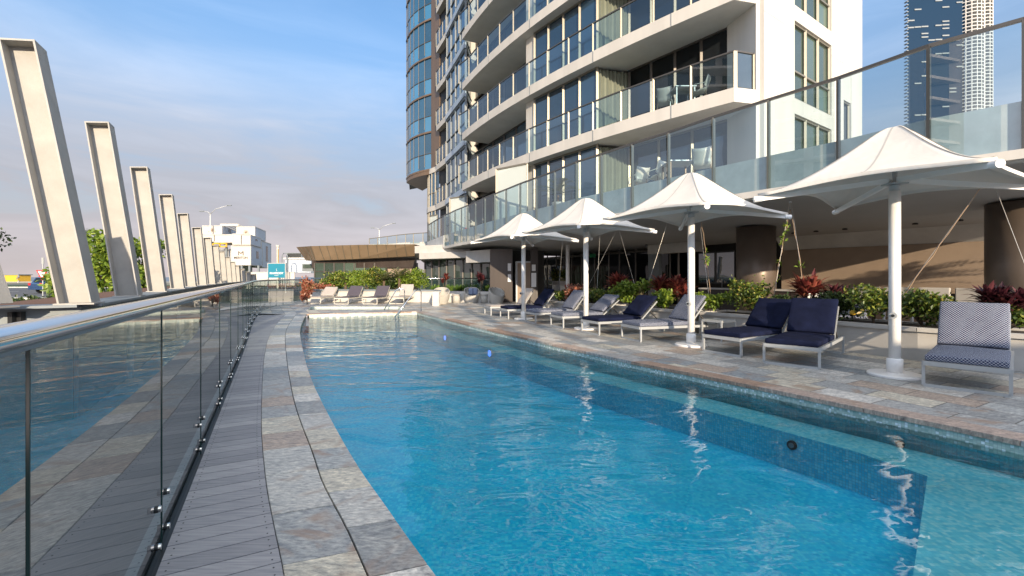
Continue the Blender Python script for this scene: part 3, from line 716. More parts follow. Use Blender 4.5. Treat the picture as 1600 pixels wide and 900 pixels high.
def post(top, t, n, lab, LEAN=.16):
    base_z = RB; hz = (top.z-base_z); ax = Vector((n.x*LEAN*hz, n.y*LEAN*hz, hz)); base = top-ax
    th = thing('leaning_post', tuple(base), lab, 'post', 'row of leaning steel posts along the fence')
    w, d, tk = .30, .30, .018
    up = ax.normalized(); nn = Vector((n.x, n.y, 0)); nn = (nn-up*nn.dot(up)).normalized(); tt = Vector((t.x, t.y, 0)).normalized()
    def slab(off_n, off_t, wn, wt):
        m_ = MB(); c0 = base+nn*off_n+tt*off_t; c1 = top+nn*off_n+tt*off_t
        vs = [c+nn*a*wn/2+tt*b_*wt/2 for c in (c0, c1) for a, b_ in ((-1, -1), (1, -1), (1, 1), (-1, 1))]
        # order so that normals face out
        m_.add(vs, [(0, 1, 2, 3), (7, 6, 5, 4), (0, 4, 5, 1), (1, 5, 6, 2), (2, 6, 7, 3), (3, 7, 4, 0)]); return m_
    m_ = slab(0, .03, w-2*tk, .02); m_.build('web', 'beam', th)
    for sgn in (-1, 1): slab(sgn*(w/2-tk/2), 0, tk, d).build('flange', 'beam', th)
    m_ = MB(); c = top+up*.01
    vs = [c+nn*a*(w/2+.001)+tt*b_*(d/2+.001)+up*z for z in (-.01, .01) for a, b_ in ((-1, -1), (1, -1), (1, 1), (-1, 1))]
    m_.add(vs, [(0, 1, 2, 3), (7, 6, 5, 4), (0, 4, 5, 1), (1, 5, 6, 2), (2, 6, 7, 3), (3, 7, 4, 0)]); m_.build('cap_plate', 'beam', th)
    m_ = MB(); m_.box((base.x, base.y, base.z+.008), (.36, .36, .016), math.atan2(n.y, n.x)); m_.build('base_plate', 'beam', th)
for i, tp in enumerate(tops):
    a = tline[max(i-1, 0)]; c = tline[min(i+1, len(tline)-1)]; t = (c-a).normalized(); n = Vector((-t.y, t.x))
    post(tp, t, n, words[i], LEANS[i])
# one more at the left edge of the frame, nearer than the first
t = (tline[1]-tline[0]).normalized(); n = Vector((-t.y, t.x))
post(Vector((-5.43-.34*1.5, 4.75-.08, 2.6)), Vector((0, 1)), Vector((-1, 0)), 'leaning post cut off by the left edge of the photo, only its shaded side showing', .34)
# ring beam along the posts' feet
bl = [Vector((tp.x, tp.y)) for tp in tops]
nl = []
for i, tp in enumerate(tops):
    a = tline[max(i-1, 0)]; c = tline[min(i+1, len(tline)-1)]; t = (c-a).normalized(); n = Vector((-t.y, t.x)); nl.append(Vector((tp.x, tp.y))-n*LEANS[i]*(tp.z-RB))
first = nl[0]; nl = [first+Vector((-4.4, -3.4)), first+Vector((-.75, -.55))]+nl
rb = thing('ring_beam', (first.x, first.y, 0), 'grey curved steel beam with bolted plates carrying the leaning posts', 'beam')
m = MB(); wb = MB(); fl = MB()
for a, c in zip(nl[:-1], nl[1:]):
    p = Vector((a.x, a.y, RB-.015)); q = Vector((c.x, c.y, RB-.015)); fl.bar(p, q, .40, .03)
    fl.bar(p-Vector((0, 0, .27)), q-Vector((0, 0, .27)), .36, .025)
    wb.bar(p-Vector((0, 0, .135)), q-Vector((0, 0, .135)), .02, .24)
sk = MB()
for a, c in zip(offset(nl, .06)[:-1], offset(nl, .06)[1:]): sk.wall(a, c, .08, -.30, RB-.31)
sk.build('dark_backing_wall', 'black', rb)  # dark wall added behind the glass fence so its reflections stand out
fl.build('beam_flange', 'steel_beam', rb); wb.build('beam_web', 'steel_beam', rb)
m = MB(); t = (nl[1]-nl[0]).normalized()
for s_ in (.0, .0):
    p = raypt(nl, 20 if s_ is not None and not m.v else 34); nn = Vector((t.y, -t.x)); m.bar((p.x+nn.x*.03, p.y+nn.y*.03, RB-.21), (p.x+nn.x*.03, p.y+nn.y*.03, RB-.07), .05, .05)
m.build('bolt', 'black', rb)
m = MB()
for i in range(1, len(nl)-1, 2): m.tube([(nl[i].x, nl[i].y, -.3), (nl[i].x, nl[i].y, RB-.3)], .06, 10)
m.build('support_leg', 'steel_beam', rb)
po = offset(nl, .22); po2 = offset(nl, 1.25)
pl = thing('gravel_planter', (first.x, first.y, 0), 'long planter of brown gravel behind the steel ring beam', 'planter')
m = MB(); m.prism([tuple(p) for p in po]+[tuple(p) for p in po2[::-1]], .74, 1.0); m.build('planter_box', 'steel_beam', pl)
m = MB(); m.prism([tuple(p) for p in offset(nl, .26)]+[tuple(p) for p in offset(nl, 1.2)[::-1]], 1.004, 1.05); tg = m.build('gravel', 'gravel', pl)

# ================================================================== PODIUM with terrace
TZ = 5.42
rail_px = [(1600, 30), (1451, 72), (1310, 122), (1201, 156), (1115, 183), (1045, 207), (988, 225), (940, 241), (901, 253), (867, 267.5), (838, 278), (813, 287), (791, 296), (773, 303), (758, 309), (743, 316), (731, 321), (721, 325), (711, 329), (703, 333), (695.5, 336)]
RAIL = [G(x, y, TZ).xy for x, y in rail_px]
RAIL = [RAIL[0]+(RAIL[0]-RAIL[1])*2.0, RAIL[0]+(RAIL[0]-RAIL[1])]+RAIL
tail = [Pd(668, 360, 36.5).xy]
SL = list(RAIL)                        # slab edge = rail line (far end included)
inn = offset(SL, -.10)
def inward(path, d): return offset(path, -d)
# which side is the building? building lies to the right (greater x) walking away from the camera
pod = thing('terrace_podium', (6, 14, 0), 'podium terrace with a grey sloping underside, dark pillars and glazed ground floor behind the planters', 'building')
SZ = 3.22; FZ = 4.02
e0 = inward(SL, .06)
sl_out = [p for p in e0]
back = inward(SL, 9.5)
clip_end = len(sl_out)
# end of slab: just beyond the right edge of view
A0 = sl_out[1]+(sl_out[2]-sl_out[1])*.62
path_e = [A0]+sl_out[2:]
def sl_poly(d0, d1):
    p0 = inward(path_e, d0); p1 = inward(path_e, d1)
    # shift the start of the inner path along the slanting slab end
    p1[0] = p0[0]+Vector((math.sin(R(50)), math.cos(R(50))))*(d1-d0)*1.03
    return p0, p1
p0, p1 = sl_poly(0, 9.4)
m = MB(); m.prism([tuple(p) for p in p0]+[tuple(p) for p in p1[::-1]], SZ+.22, FZ); m.build('terrace_slab', 'tower', pod)
u0 = inward(path_e, -.02); u1 = inward(path_e, .16)
m = MB(); m.prism([tuple(p) for p in u0]+[tuple(p) for p in u1[::-1]], SZ, FZ+.14); m.build('upstand', 'concrete', pod)
m = MB(); q0 = inward(path_e, -.14); m.prism([tuple(p) for p in q0]+[tuple(p) for p in u0[::-1]], SZ+.02, SZ+.17); m.build('slab_ledge', 'tower', pod)
d1 = 4.1; s0p, s1p = sl_poly(.16, d1)
m = MB()
for i in range(len(s0p)-1):
    a, c, e, f = s0p[i], s0p[i+1], s1p[i+1], s1p[i]
    m.quad((a.x, a.y, SZ), (c.x, c.y, SZ), (e.x, e.y, 2.93), (f.x, f.y, 2.93))
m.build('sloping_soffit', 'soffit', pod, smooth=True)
c0, c1 = sl_poly(d1, 9.4)
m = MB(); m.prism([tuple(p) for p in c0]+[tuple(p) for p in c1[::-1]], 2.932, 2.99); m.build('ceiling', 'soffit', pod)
m = MB(); a = p0[0]; c = p1[0]; m.wall(a, c, .12, 2.93, FZ); m.build('slab_end_fascia', 'tower', pod)
# rear wall (brown) at offset 8 from the right end to about column 880
far_off = inward(path_e, 8.1)
def seg_on(off, pa, pb):
    pp = inward(path_e, off)
    pp = [pp[0]+(pp[0]-pp[1]).normalized()*16]+list(pp)+[pp[-1]+(pp[-1]-pp[-2]).normalized()*16]
    P = []
    for px in (pa, pb):
        r = raypt(pp, px); P.append(r)
    k0, k1 = sorted(((pa-800)/F, (pb-800)/F))
    mid = [Vector(p) for p in pp if k0 < p[0]/p[1] < k1]
    mid.sort(key=lambda p: (p.x/p.y), reverse=pa > pb)
    return [P[0]]+mid+[P[1]]
rw = seg_on(8.1, 1790, 1222); rw = [rw[0], rw[-1]]
m = MB()
for a, c in zip(rw[:-1], rw[1:]): m.wall(a, c, .1, .9, 2.45)
m.build('rear_wall', 'brown', pod)
m = MB()
for a, c in zip(rw[:-1], rw[1:]):
    t = (c-a).normalized(); nn = Vector((t.y, -t.x)); 
    if nn.dot(a) > 0: nn = -nn
    b0 = a+nn*.55; b1 = c+nn*.55
    m.quad((a.x, a.y, 2.43), (c.x, c.y, 2.43), (b1.x, b1.y, 2.93), (b0.x, b0.y, 2.93))
m.build('bulkhead', 'white', pod)
m = MB()
for a, c in zip(rw[:-1], rw[1:]): m.wall(a, c, .3, 0, .9)
m.build('bench_back_wall', 'brown_dark', pod)
# dark interior beyond, left of the rear wall
dw = seg_on(9.0, 1235, 845)
m = MB()
for a, c in zip(dw[:-1], dw[1:]): m.wall(a, c, .1, 0, 2.95)
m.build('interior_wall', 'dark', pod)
for px, rr in ((1181, 31.5), (1602, 52)):
    pp = inward(path_e, 3.6); pp = [pp[0]+(pp[0]-pp[1]).normalized()*16]+list(pp); c = raypt(pp, px)
    rad = (30/F)*c.y*.93 if px < 1300 else .60
    m = MB(); m.lathe([(rad, 0), (rad, 2.95)], (c.x, c.y, 0), 48); m.build('pillar', 'column', pod, smooth=True)
# slender white column and bar counter
pp = inward(path_e, 3.0); c = raypt(pp, 887); m = MB(); m.tube([(c.x, c.y, 0), (c.x, c.y, 2.95)], .09, 14); m.build('slender_column', 'mast', pod, smooth=True)
# dark glazed openings with frames
gl = seg_on(7.6, 1060, 846)
m = MB(); fr = MB()
for a, c in zip(gl[:-1], gl[1:]):
    m.quad((a.x, a.y, .1), (c.x, c.y, .1), (c.x, c.y, 2.7), (a.x, a.y, 2.7))
    for p in (a,): fr.bar((p.x, p.y, 0), (p.x, p.y, 2.93), .08, .08)
    fr.bar((a.x, a.y, 2.75), (c.x, c.y, 2.75), .08, .1)
o = m.build('window', 'win_dark', pod); fr.build('window_frame', 'alu_dark', o)
kw = seg_on(7.0, 1147, 1092); a, c = kw[0], kw[-1]
m = MB(); m.quad((a.x, a.y, 1.15), (c.x, c.y, 1.15), (c.x, c.y, 2.45), (a.x, a.y, 2.45)); o = m.build('window', 'window', pod)
fr = MB(); fr.bar((a.x, a.y, 1.15), (c.x, c.y, 1.15), .1, .06); fr.bar((a.x, a.y, 2.45), (c.x, c.y, 2.45), .1, .06); mid_ = (a+c)/2; fr.bar((mid_.x, mid_.y, 1.15), (mid_.x, mid_.y, 2.45), .07, .1); fr.build('window_frame', 'black', o)
m = MB(); 
for px in (1240, 1320, 1430, 1500, 1010, 1275): 
    c = raypt(inward(path_e, 6.0), px)
    if c is not None: m.lathe([(.07, 0), (.07, .03), (.03, .05)][::-1], (c.x, c.y, 2.885), 12)
m.build('downlight', 'black', pod)
# white bulkhead boxes over the bar and notice wall
bx_ = seg_on(6.6, 1092, 1018); a, c = bx_[0], bx_[-1]; m = MB(); m.wall(a, c, .5, 2.5, 2.925); m.build('bar_bulkhead', 'white', pod)
a2 = seg_on(6.9, 1032, 1015); m = MB(); m.wall(a2[0], a2[-1], .2, 0, 2.6); pier_ = m.build('notice_pier', 'steel_beam', pod)
# brown panelled wall + door at the left (columns 766 - 846)
def P2(px, Y): return Vector(((px-800)/F*Y, Y))
bwL = P2(766, 25.3); bwR = P2(801, 25.2)
m = MB(); m.wall(bwL, bwR, .2, 0, 2.95); pw = m.build('panelled_wall', 'brown_dark', pod)
m = MB()
for z in (1.35, 1.95): 
    c = P2(796, 25.05); m.box((c.x, c.y, z), (.18, .02, .42))
m.build('notice', 'signwhite', pw)
m = MB(); a = P2(808, 25.4); c = P2(829, 25.4); m.wall(a, c, .08, 0, 2.2); dr = m.build('door', 'brown', pod); m = MB(); m.wall(a-Vector((.08, .02)), a, .14, 0, 2.26); m.wall(c, c+Vector((.08, .02)), .14, 0, 2.26); m.wall(a-Vector((.08, 0)), c+Vector((.08, 0)), .14, 2.2, 2.28); m.build('door_frame', 'frame', dr)
m = MB(); a = P2(829, 24.6); c = P2(840, 24.6); m.wall(a, c, .3, 0, 2.95); w3 = m.build('door_pier', 'brown_dark', pod)
m = MB(); c = P2(834, 24.35); m.box((c.x, c.y, 1.25), (.26, .03, .75)); m.box((c.x, c.y, 1.9), (.2, .03, .34)); m.build('notice', 'signwhite', w3)
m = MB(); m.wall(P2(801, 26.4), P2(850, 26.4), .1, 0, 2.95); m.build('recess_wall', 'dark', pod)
m = MB(); c = raypt(inward(path_e, 6.5), 926); m.box((c.x, c.y, 2.62), (.36, .05, .2), .3); m.build('exit_sign', 'greenexit', pod)
# balustrade
bal = thing('terrace_balustrade', tuple((RAIL[8].x, RAIL[8].y, SZ)), 'long tinted glass balustrade with dark posts along the terrace edge above the parasols', 'balustrade')
pb = [A0]+RAIL[2:]
pb = [p for p in pb]
m = MB()
ptb = offset(pb, .0)
for a, c in zip(ptb[:-1], ptb[1:]): m.bar((a.x, a.y, TZ), (c.x, c.y, TZ), .07, .055)
m.build('top_rail', 'alu_dark', bal)
for i, p in enumerate(ptb):
    if i == 0: continue
    m = MB(); d = (ptb[min(i+1, len(ptb)-1)]-ptb[i-1]).normalized()
    m.box((p.x, p.y, (TZ+SZ+.03)/2), (.05, .075, TZ-SZ-.06), math.atan2(d.y, d.x)); m.build('post', 'alu_dark' if i < 4 else 'alu', bal)
gq = offset(pb, .075)
for i in range(len(gq)-1):
    a, c = gq[i], gq[i+1]; d = (c-a).normalized()*.03; a = a+d; c = c-d
    m = MB(); m.quad((a.x, a.y, SZ+.12), (c.x, c.y, SZ+.12), (c.x, c.y, TZ-.06), (a.x, a.y, TZ-.06)); m.build('glass_panel', 'bal', bal)
# far terrace rail (columns 575-695)
FT = [ptb[-1], P2(682, 32.0), P2(668, 35.5), P2(668.2, 36.0)]
ft = thing('far_terrace_balustrade', (FT[1].x, FT[1].y, 3.4), 'far end of the terrace with glass balustrade, curving away under the bronze tower bay', 'balustrade')
m = MB(); g_ = MB(); w_ = MB()
cf = resample(catmull(FT[:3], 6), 1.2)
for a, c in zip(cf[:-1], cf[1:]):
    m.bar((a.x, a.y, TZ), (c.x, c.y, TZ), .07, .055); m.bar((a.x, a.y, 4.1), (a.x, a.y, TZ), .05, .05)
    g_.quad((a.x, a.y, 4.1), (c.x, c.y, 4.1), (c.x, c.y, TZ), (a.x, a.y, TZ)); w_.wall(a, c, .2, 3.3, 4.1)
m.build('rail', 'alu_dark', ft); g_.build('glass_panel', 'bal', ft); w_.build('parapet', 'concrete', ft)
pf = cf[::-1]
# low white fascias under the terrace end
wf = thing('white_entrance_canopy', tuple((P2(700, 30).x, 30, 0)), 'stepped white canopy over the far entrance at the end of the terrace', 'canopy')
m = MB(); m.prism([tuple(P2(648, 31)), tuple(P2(735, 28.5)), tuple(P2(760, 32)), tuple(P2(652, 40))], 3.02, 3.52); m.build('upper_fascia', 'white', wf)
m = MB(); m.prism([tuple(P2(655, 30.5)), tuple(P2(740, 27.6)), tuple(P2(760, 31)), tuple(P2(662, 38))], 2.6, 3.0); m.build('lower_fascia', 'white', wf)
m = MB(); m.prism([tuple(P2(728, 27.2)), tuple(P2(766, 25.4)), tuple(P2(775, 28)), tuple(P2(738, 30))], 2.25, 2.95); m.build('side_fascia', 'white', wf)
m = MB(); a = P2(664, 33); c = P2(766, 27.5)
m.quad((a.x, a.y, 0), (c.x, c.y, 0), (c.x, c.y, 2.6), (a.x, a.y, 2.6)); o = m.build('window', 'win_green', wf)
m = MB()
for k in range(9):
    p = a+(c-a)*k/8; m.bar((p.x, p.y-.05, 0), (p.x, p.y-.05, 2.6), .09, .09)
m.build('window_frame', 'alu_dark', o)
# ================================================================== TOWER
FPX = [(722, 296), (750, 287), (779, 271), (821, 254), (862, 238.5), (900, 223), (985, 198), (1065, 176), (1147, 155)]
Fp = [G(x, y, 6.72).xy for x, y in FPX]
def qfit(P, n):
    # least squares quadratic curve through measured points, ends kept
    a, c = P[0], P[-1]; ln = [(p-a).length for p in P]; T = [x/ln[-1] for x in ln]; num = Vector((0, 0)); den = 0
    for p, t_ in zip(P, T):
        w_ = 2*t_*(1-t_); num += (p-a*(1-t_)**2-c*t_*t_)*w_; den += w_*w_
    m_ = num/den; return [a*(1-i/n)**2+m_*(2*(i/n)*(1-i/n))+c*(i/n)**2 for i in range(n+1)]
Fp = qfit(Fp, 26)                  # from the far tip to the near corner
Cn = Fp[-1]; PE = Cn+Vector((.88, .22))
SD = Vector((.82, .572)).normalized()
def sidept(px):
    k = (px-800)/F; t = (k*PE.y-PE.x)/(SD.x-k*SD.y); return PE+SD*t
tower = thing('apartment_tower', (4, 22, 0), 'tall cream apartment tower with curved white balcony bands and blue glazing', 'building')
NF = 13; FH = 3.05
def fz(k): return 4.05+FH*(k-1)       # floor level k=1..
left_end = [P2(685, 35.5), P2(699, 33.0), P2(722, 28.75)]
def fin(d): return offset(Fp, d)      # path runs towards camera: its left is outward? keep sign check
chk = offset(Fp, 1.0)[5]; SG = 1 if chk.x > Fp[5].x else -1
def infp(d):
    o_ = offset(Fp, SG*d); return [o_[0]+(o_[0]-o_[1]).normalized()*5]+o_ if d > .6 and d < 2.1 else o_
def window(parent, a, c, z0, z1, n, mat='window', transom=None, fw=.055, fmat='alu', name='window'):
    a = Vector(a); c = Vector(c); m_ = MB(); f_ = MB(); d = (c-a)/n
    t = d.normalized(); nn = Vector((t.y, -t.x)); 
    if nn.dot((a+c)/2) > 0: nn = -nn
    for k in range(n):
        p = a+d*k; q = p+d; zz = [z0]+([z0+transom] if transom else [])+[z1]
        for za, zb in zip(zz[:-1], zz[1:]): m_.quad((p.x, p.y, za), (q.x, q.y, za), (q.x, q.y, zb), (p.x, p.y, zb))
    for k in range(n+1):
        p = a+d*k+nn*.03; f_.bar((p.x, p.y, z0), (p.x, p.y, z1), fw, .09)
    for z in [z0+.04, z1-.04]+([z0+transom] if transom else []):
        p = a+nn*.028; q = c+nn*.028; f_.bar((p.x, p.y, z), (q.x, q.y, z), .085, .06)
    o_ = m_.build(name, mat, parent); f_.build(name+'_frame', fmat, o_); return o_
def rail(parent, path, z, h=1.12, gap=1.35):
    """curved balcony balustrade standing on the slab edge"""
    path = [Vector(p) for p in path]; Ln = lenpath(path); n = max(1, round(Ln/gap)); pts_ = [at(path, Ln*k/n) for k in range(n+1)]
    m_ = MB(); g_ = MB(); pp_ = m_
    for a, c in zip(pts_[:-1], pts_[1:]):
        m_.bar((a.x, a.y, z+h), (c.x, c.y, z+h), .06, .045)
        d = (c-a).normalized()*.05; g_.quad((a.x+d.x, a.y+d.y, z+.06), (c.x-d.x, c.y-d.y, z+.06), (c.x-d.x, c.y-d.y, z+h-.03), (a.x+d.x, a.y+d.y, z+h-.03))
    nr = len(m_.f)
    for a in pts_: pp_.box((a.x, a.y, z+h/2), (.06, .06, h))
    o_ = m_.build('balustrade', 'alu_dark', parent); o_.data.materials.append(M_['alu'])
    for f_ in list(o_.data.polygons)[nr:]: f_.material_index = 1
    g_.build('glass_panel', 'bal', o_); return o_
a823 = raypt(Fp, 826); 
i45 = infp(.45); i50 = infp(1.7)
pier0 = sidept(1187); pier1 = sidept(1235); sw1 = sidept(1293); sw2 = sidept(1312); sw3 = sidept(1324); sw4 = sidept(1341)
cor = sw4+Vector((.45, 1.1))
inner_corner = PE+Vector((-.28, 1.25))
for k in range(1, NF+1):
    z = fz(k); zt = z+FH-.45            # underside of slab above
    if k >= 2:
        tip = [Fp[0]+Vector((-.35, -.2)), Fp[0]+Vector((-.42, .1)), Fp[0]+Vector((-.1, .5))]
        outer = [tuple(p) for p in Fp]+[tuple(PE)]
        innr = [tuple(PE+Vector((.3, 1.6)))]+[tuple(p) for p in infp(2.2)[::-1]]
        m = MB(); m.prism(outer+innr, z-.45, z-.02); m.build('balcony_slab', 'tower', tower, bevel=.012)
        rail(tower, [Fp[0]+Vector((-.2, .1))]+[p+Vector((.05, .05)) for p in Fp[:-1]]+[Cn+Vector((.04, .08))], z-.02)
        rail(tower, [Cn+Vector((.1, .09)), PE+Vector((-.15, .06))], z-.02, gap=.8)
    # near glazing
    g0 = raypt(i45, 836); g1 = raypt(i45, 934)
    window(tower, g0, g1, z, zt, 4, transom=None)
    # return window with curtain, then recessed sliding doors
    r0 = g1; r1 = raypt(i50, 984); r2 = inner_corner
    m = MB(); nseg = 26
    tt = (r1-r0); nn = Vector((-tt.y, tt.x)).normalized()
    zz = []
    for i in range(nseg+1):
        p = r0+tt*i/nseg+nn*(.05*math.sin(i*2.1)+.02*math.sin(i*5.3)); zz.append(p)
    for p, q in zip(zz[:-1], zz[1:]): m.quad((p.x, p.y, z), (q.x, q.y, z), (q.x, q.y, zt-.1), (p.x, p.y, zt-.1))
    if k in (1, 2, 3): m.build('curtain', 'curtain', tower, smooth=True)
    else: window(tower, r0, r1, z, zt, 2, 'win_green')
    window(tower, r1, r2, z, zt, 4 if k != 1 else 3, 'win_dark' if k != 1 else 'window', fmat='alu_dark' if k == 2 else 'alu')
    # left recess
    l0 = raypt(i50, 741); l1 = raypt(i50, 829)
    window(tower, l0, l1, z, zt, 5, 'win_dark' if k % 2 else 'window', fmat='alu_dark')
    # left glass curtain wall between tip and small balconies
    window(tower, left_end[1], left_end[2]+Vector((.25, -.1)), z-.05 if k > 1 else z, zt-.03, 4, transom=1.1, fmat='steel_beam', fw=.05)
    window(tower, left_end[2]+Vector((.25, -.1)), l0-Vector((.2, 0)), z-.05, zt-.03, 2, transom=1.1, fmat='steel_beam', fw=.05)
    m = MB(); a = left_end[1]; c = left_end[2]+Vector((.25, -.1)); m.wall(a+Vector((-.05, -.03)), c+Vector((-.05, -.03)), .18, z-.43, z-.06)
    c2 = l0-Vector((.2, 0)); m.wall(c+Vector((-.05, -.03)), c2+Vector((-.05, -.03)), .14, z-.42, z-.07); m.build('spandrel', 'cabin_side', tower)
    # small far balconies
    if k >= 2:
        q0 = left_end[0]+Vector((-.15, -.1)); q1 = left_end[1]+Vector((-.1, .05))
        m = MB(); m.prism([tuple(q0), tuple(q1), tuple(q1+Vector((1.6, .9))), tuple(q0+Vector((1.6, .9)))], z-.45, z-.02); m.build('balcony_slab', 'tower', tower)
        rail(tower, [q0, q1], z-.02, gap=.75)
    # side wall windows and spandrels
    if k >= 1:
        window(tower, pier1, sw1, z+.15, zt+.1, 3, 'win_green', transom=.95, fw=.08)
        m = MB(); m.wall(pier1, sw1, .26, zt+.1, z+FH+.15); m.build('spandrel', 'tower', tower)
        if k % 2 == 0: window(tower, sw2, sw3, z-.9, z+1.0, 1, 'window')
        window(tower, sw4, cor, z+.1, zt+.1, 2, 'window', transom=1.0, fmat='steel_beam')
H_T = fz(NF)+FH
m = MB()
for a, c in ((inner_corner, pier0+Vector((.0, .0))), (pier0, pier1), (sw1, sw2), (sw3, sw4)):
    m.wall(a, c, .26, FZ, H_T)
nn = Vector((SD.y, -SD.x)); 
for z0, z1 in [(FZ, fz(2)-.9)]+[(fz(k)+1.0, fz(k+2)-.9) for k in range(2, NF-1, 2)]: m.wall(sw2, sw3, .22, z0, z1)
m.build('pier_wall', 'tower', tower)
for k in range(2, NF):
    n3 = Vector((SD.y, -SD.x))*.134
    for a, c in ((pier0, pier1), (sw1, sw2)):
        m = MB(); m.bar((a.x+n3.x, a.y+n3.y, fz(k)+2.35), (c.x+n3.x, c.y+n3.y, fz(k)+2.35), .008, .022); m.build('panel_joint', 'concrete', tower)
    m = MB()
    for i in (6, 12, 18, 23):
        p = Fp[i]; d = (Fp[i+1]-Fp[i-1]).normalized(); nn = Vector((d.y, -d.x)); nn = -nn if nn.dot(p) > 0 else nn
        m.box((p.x+nn.x*.003, p.y+nn.y*.003, fz(k)-.235), (.02, .02, .43), math.atan2(d.y, d.x))
    m.build('panel_joint', 'steel_beam', tower)
m = MB(); a = raypt(i45, 822); c = raypt(i45, 836); e = raypt(i50, 829); m.prism([tuple(a), tuple(c), tuple(c+Vector((.9, 1.0))), tuple(e+Vector((.2, .3)))], FZ, H_T); m.build('pillar', 'tower', tower)
a = l0; m = MB(); m.prism([tuple(a+Vector((-.25, -.1))), tuple(a+Vector((.12, -.2))), tuple(a+Vector((.5, .4))), tuple(a+Vector((.1, .6)))], FZ, H_T); m.build('pillar', 'tower', tower)
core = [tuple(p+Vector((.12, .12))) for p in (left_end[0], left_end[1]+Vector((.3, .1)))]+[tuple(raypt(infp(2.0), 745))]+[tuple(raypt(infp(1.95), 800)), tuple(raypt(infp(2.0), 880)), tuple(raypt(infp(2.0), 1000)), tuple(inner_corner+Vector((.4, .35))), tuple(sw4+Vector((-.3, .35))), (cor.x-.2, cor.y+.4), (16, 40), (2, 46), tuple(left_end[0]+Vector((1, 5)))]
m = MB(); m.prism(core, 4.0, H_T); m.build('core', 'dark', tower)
m = MB(); m.prism([tuple(p) for p in Fp]+[tuple(PE), tuple(sw4), (16, 40), (2, 46), tuple(left_end[0])], H_T, H_T+.5); m.build('roof', 'tower', tower)
# bronze bay
bayA = P2(635.5, 40.5); bayB = P2(675, 36.9); bayM = P2(651, 38.0)
BC = qfit([bayA, P2(645, 38.9), bayM, P2(664, 37.2), bayB], 6); bc = thing('bronze_bay', (bayA.x, bayA.y, 10), 'curved bronze framed bay of blue glass hung from the far side of the tower', 'building bay')
BZ0 = 10.05
for k in range(0, 10):
    z0 = BZ0+k*FH
    m = MB(); f_ = MB()
    for a, c in zip(BC[:-1], BC[1:]):
        for za, zb in ((z0+.14, z0+1.4), (z0+1.4, z0+FH)): m.quad((a.x, a.y, za), (c.x, c.y, za), (c.x, c.y, zb), (a.x, a.y, zb))
        f_.bar((a.x, a.y-.02, z0+.35), (a.x, a.y-.02, z0+FH), .05, .05); f_.bar((a.x, a.y-.02, z0+1.4), (c.x, c.y-.02, z0+1.4), .05, .05)
    o = m.build('window', 'win_blue', bc); f_.build('window_frame', 'alu_dark', o)
    m = MB()
    for a, c in zip(BC[:-1], BC[1:]): m.wall(a+Vector((0, -.06)), c+Vector((0, -.06)), .12, z0, z0+.14)
    m.build('floor_band', 'bronze', bc)
pq = P2(688, 35.6)
m = MB(); m.wall(bayB+Vector((.02, -.05)), pq, .16, BZ0, BZ0+10*FH); m.build('side_panel', 'bronze', bc)
m = MB(); m.prism([tuple(p+Vector((0, -.1))) for p in BC]+[tuple(pq), tuple(P2(690, 39)), tuple(P2(660, 44))], BZ0-.3, BZ0-.002); m.build('underside', 'bronze', bc)
m = MB(); m.prism([tuple(p+Vector((.15, .2))) for p in BC]+[tuple(pq+Vector((.2, .3))), tuple(P2(690, 42)), tuple(P2(640, 45))], BZ0, BZ0+10*FH); m.build('bay_core', 'dark', bc)
# glazed storeys below the bay
gb = catmull([P2(668.5, 38.5), P2(671, 37.2), P2(686, 35.7)], 3)
for k in (1, 2):
    z0 = fz(k); m = MB(); f_ = MB()
    for a, c in zip(gb[:-1], gb[1:]):
        for za, zb in ((z0, z0+1.05), (z0+1.05, z0+FH-.4)): m.quad((a.x, a.y, za), (c.x, c.y, za), (c.x, c.y, zb), (a.x, a.y, zb))
        f_.bar((a.x, a.y-.04, z0), (a.x, a.y-.04, z0+FH-.4), .08, .08); f_.bar((a.x, a.y-.04, z0+1.05), (c.x, c.y-.04, z0+1.05), .06, .06)
    o = m.build('window', 'win_blue', tower); f_.build('window_frame', 'alu', o)
    m = MB()
    for a, c in zip(gb[:-1], gb[1:]): m.wall(a, c, .2, z0+FH-.4, z0+FH)
    m.build('spandrel', 'tower', tower)
# privacy screens on the terrace
for (x0, x1, yt, Y0, Y1, lab) in ((776, 824, 265, 22.2, 21.0, 'frosted privacy screen on the terrace nearest the potted palm'), (703, 730, 310, 29.5, 28.6, 'middle frosted privacy screen on the terrace'), (671, 683, 338, 36, 35.2, 'smallest and farthest frosted privacy screen on the terrace')):
    a = P2(x0, Y0); c = P2(x1, Y1); zt = Pd(x0, yt, Y0).z
    t_ = thing('privacy_screen', (a.x, a.y, FZ), lab, 'screen', 'frosted screens between terraces')
    m = MB(); m.quad((a.x, a.y, FZ+.1), (c.x, c.y, FZ+.1), (c.x, c.y, zt-.05), (a.x, a.y, zt-.05)); m.build('frosted_panel', 'frost', t_)
    m = MB(); m.bar((a.x, a.y, FZ), (a.x, a.y, zt), .12, .10); m.bar((c.x, c.y, FZ), (c.x, c.y, zt), .06, .06); m.bar((a.x, a.y, zt), (c.x, c.y, zt), .08, .08); m.build('frame', 'alu', t_)

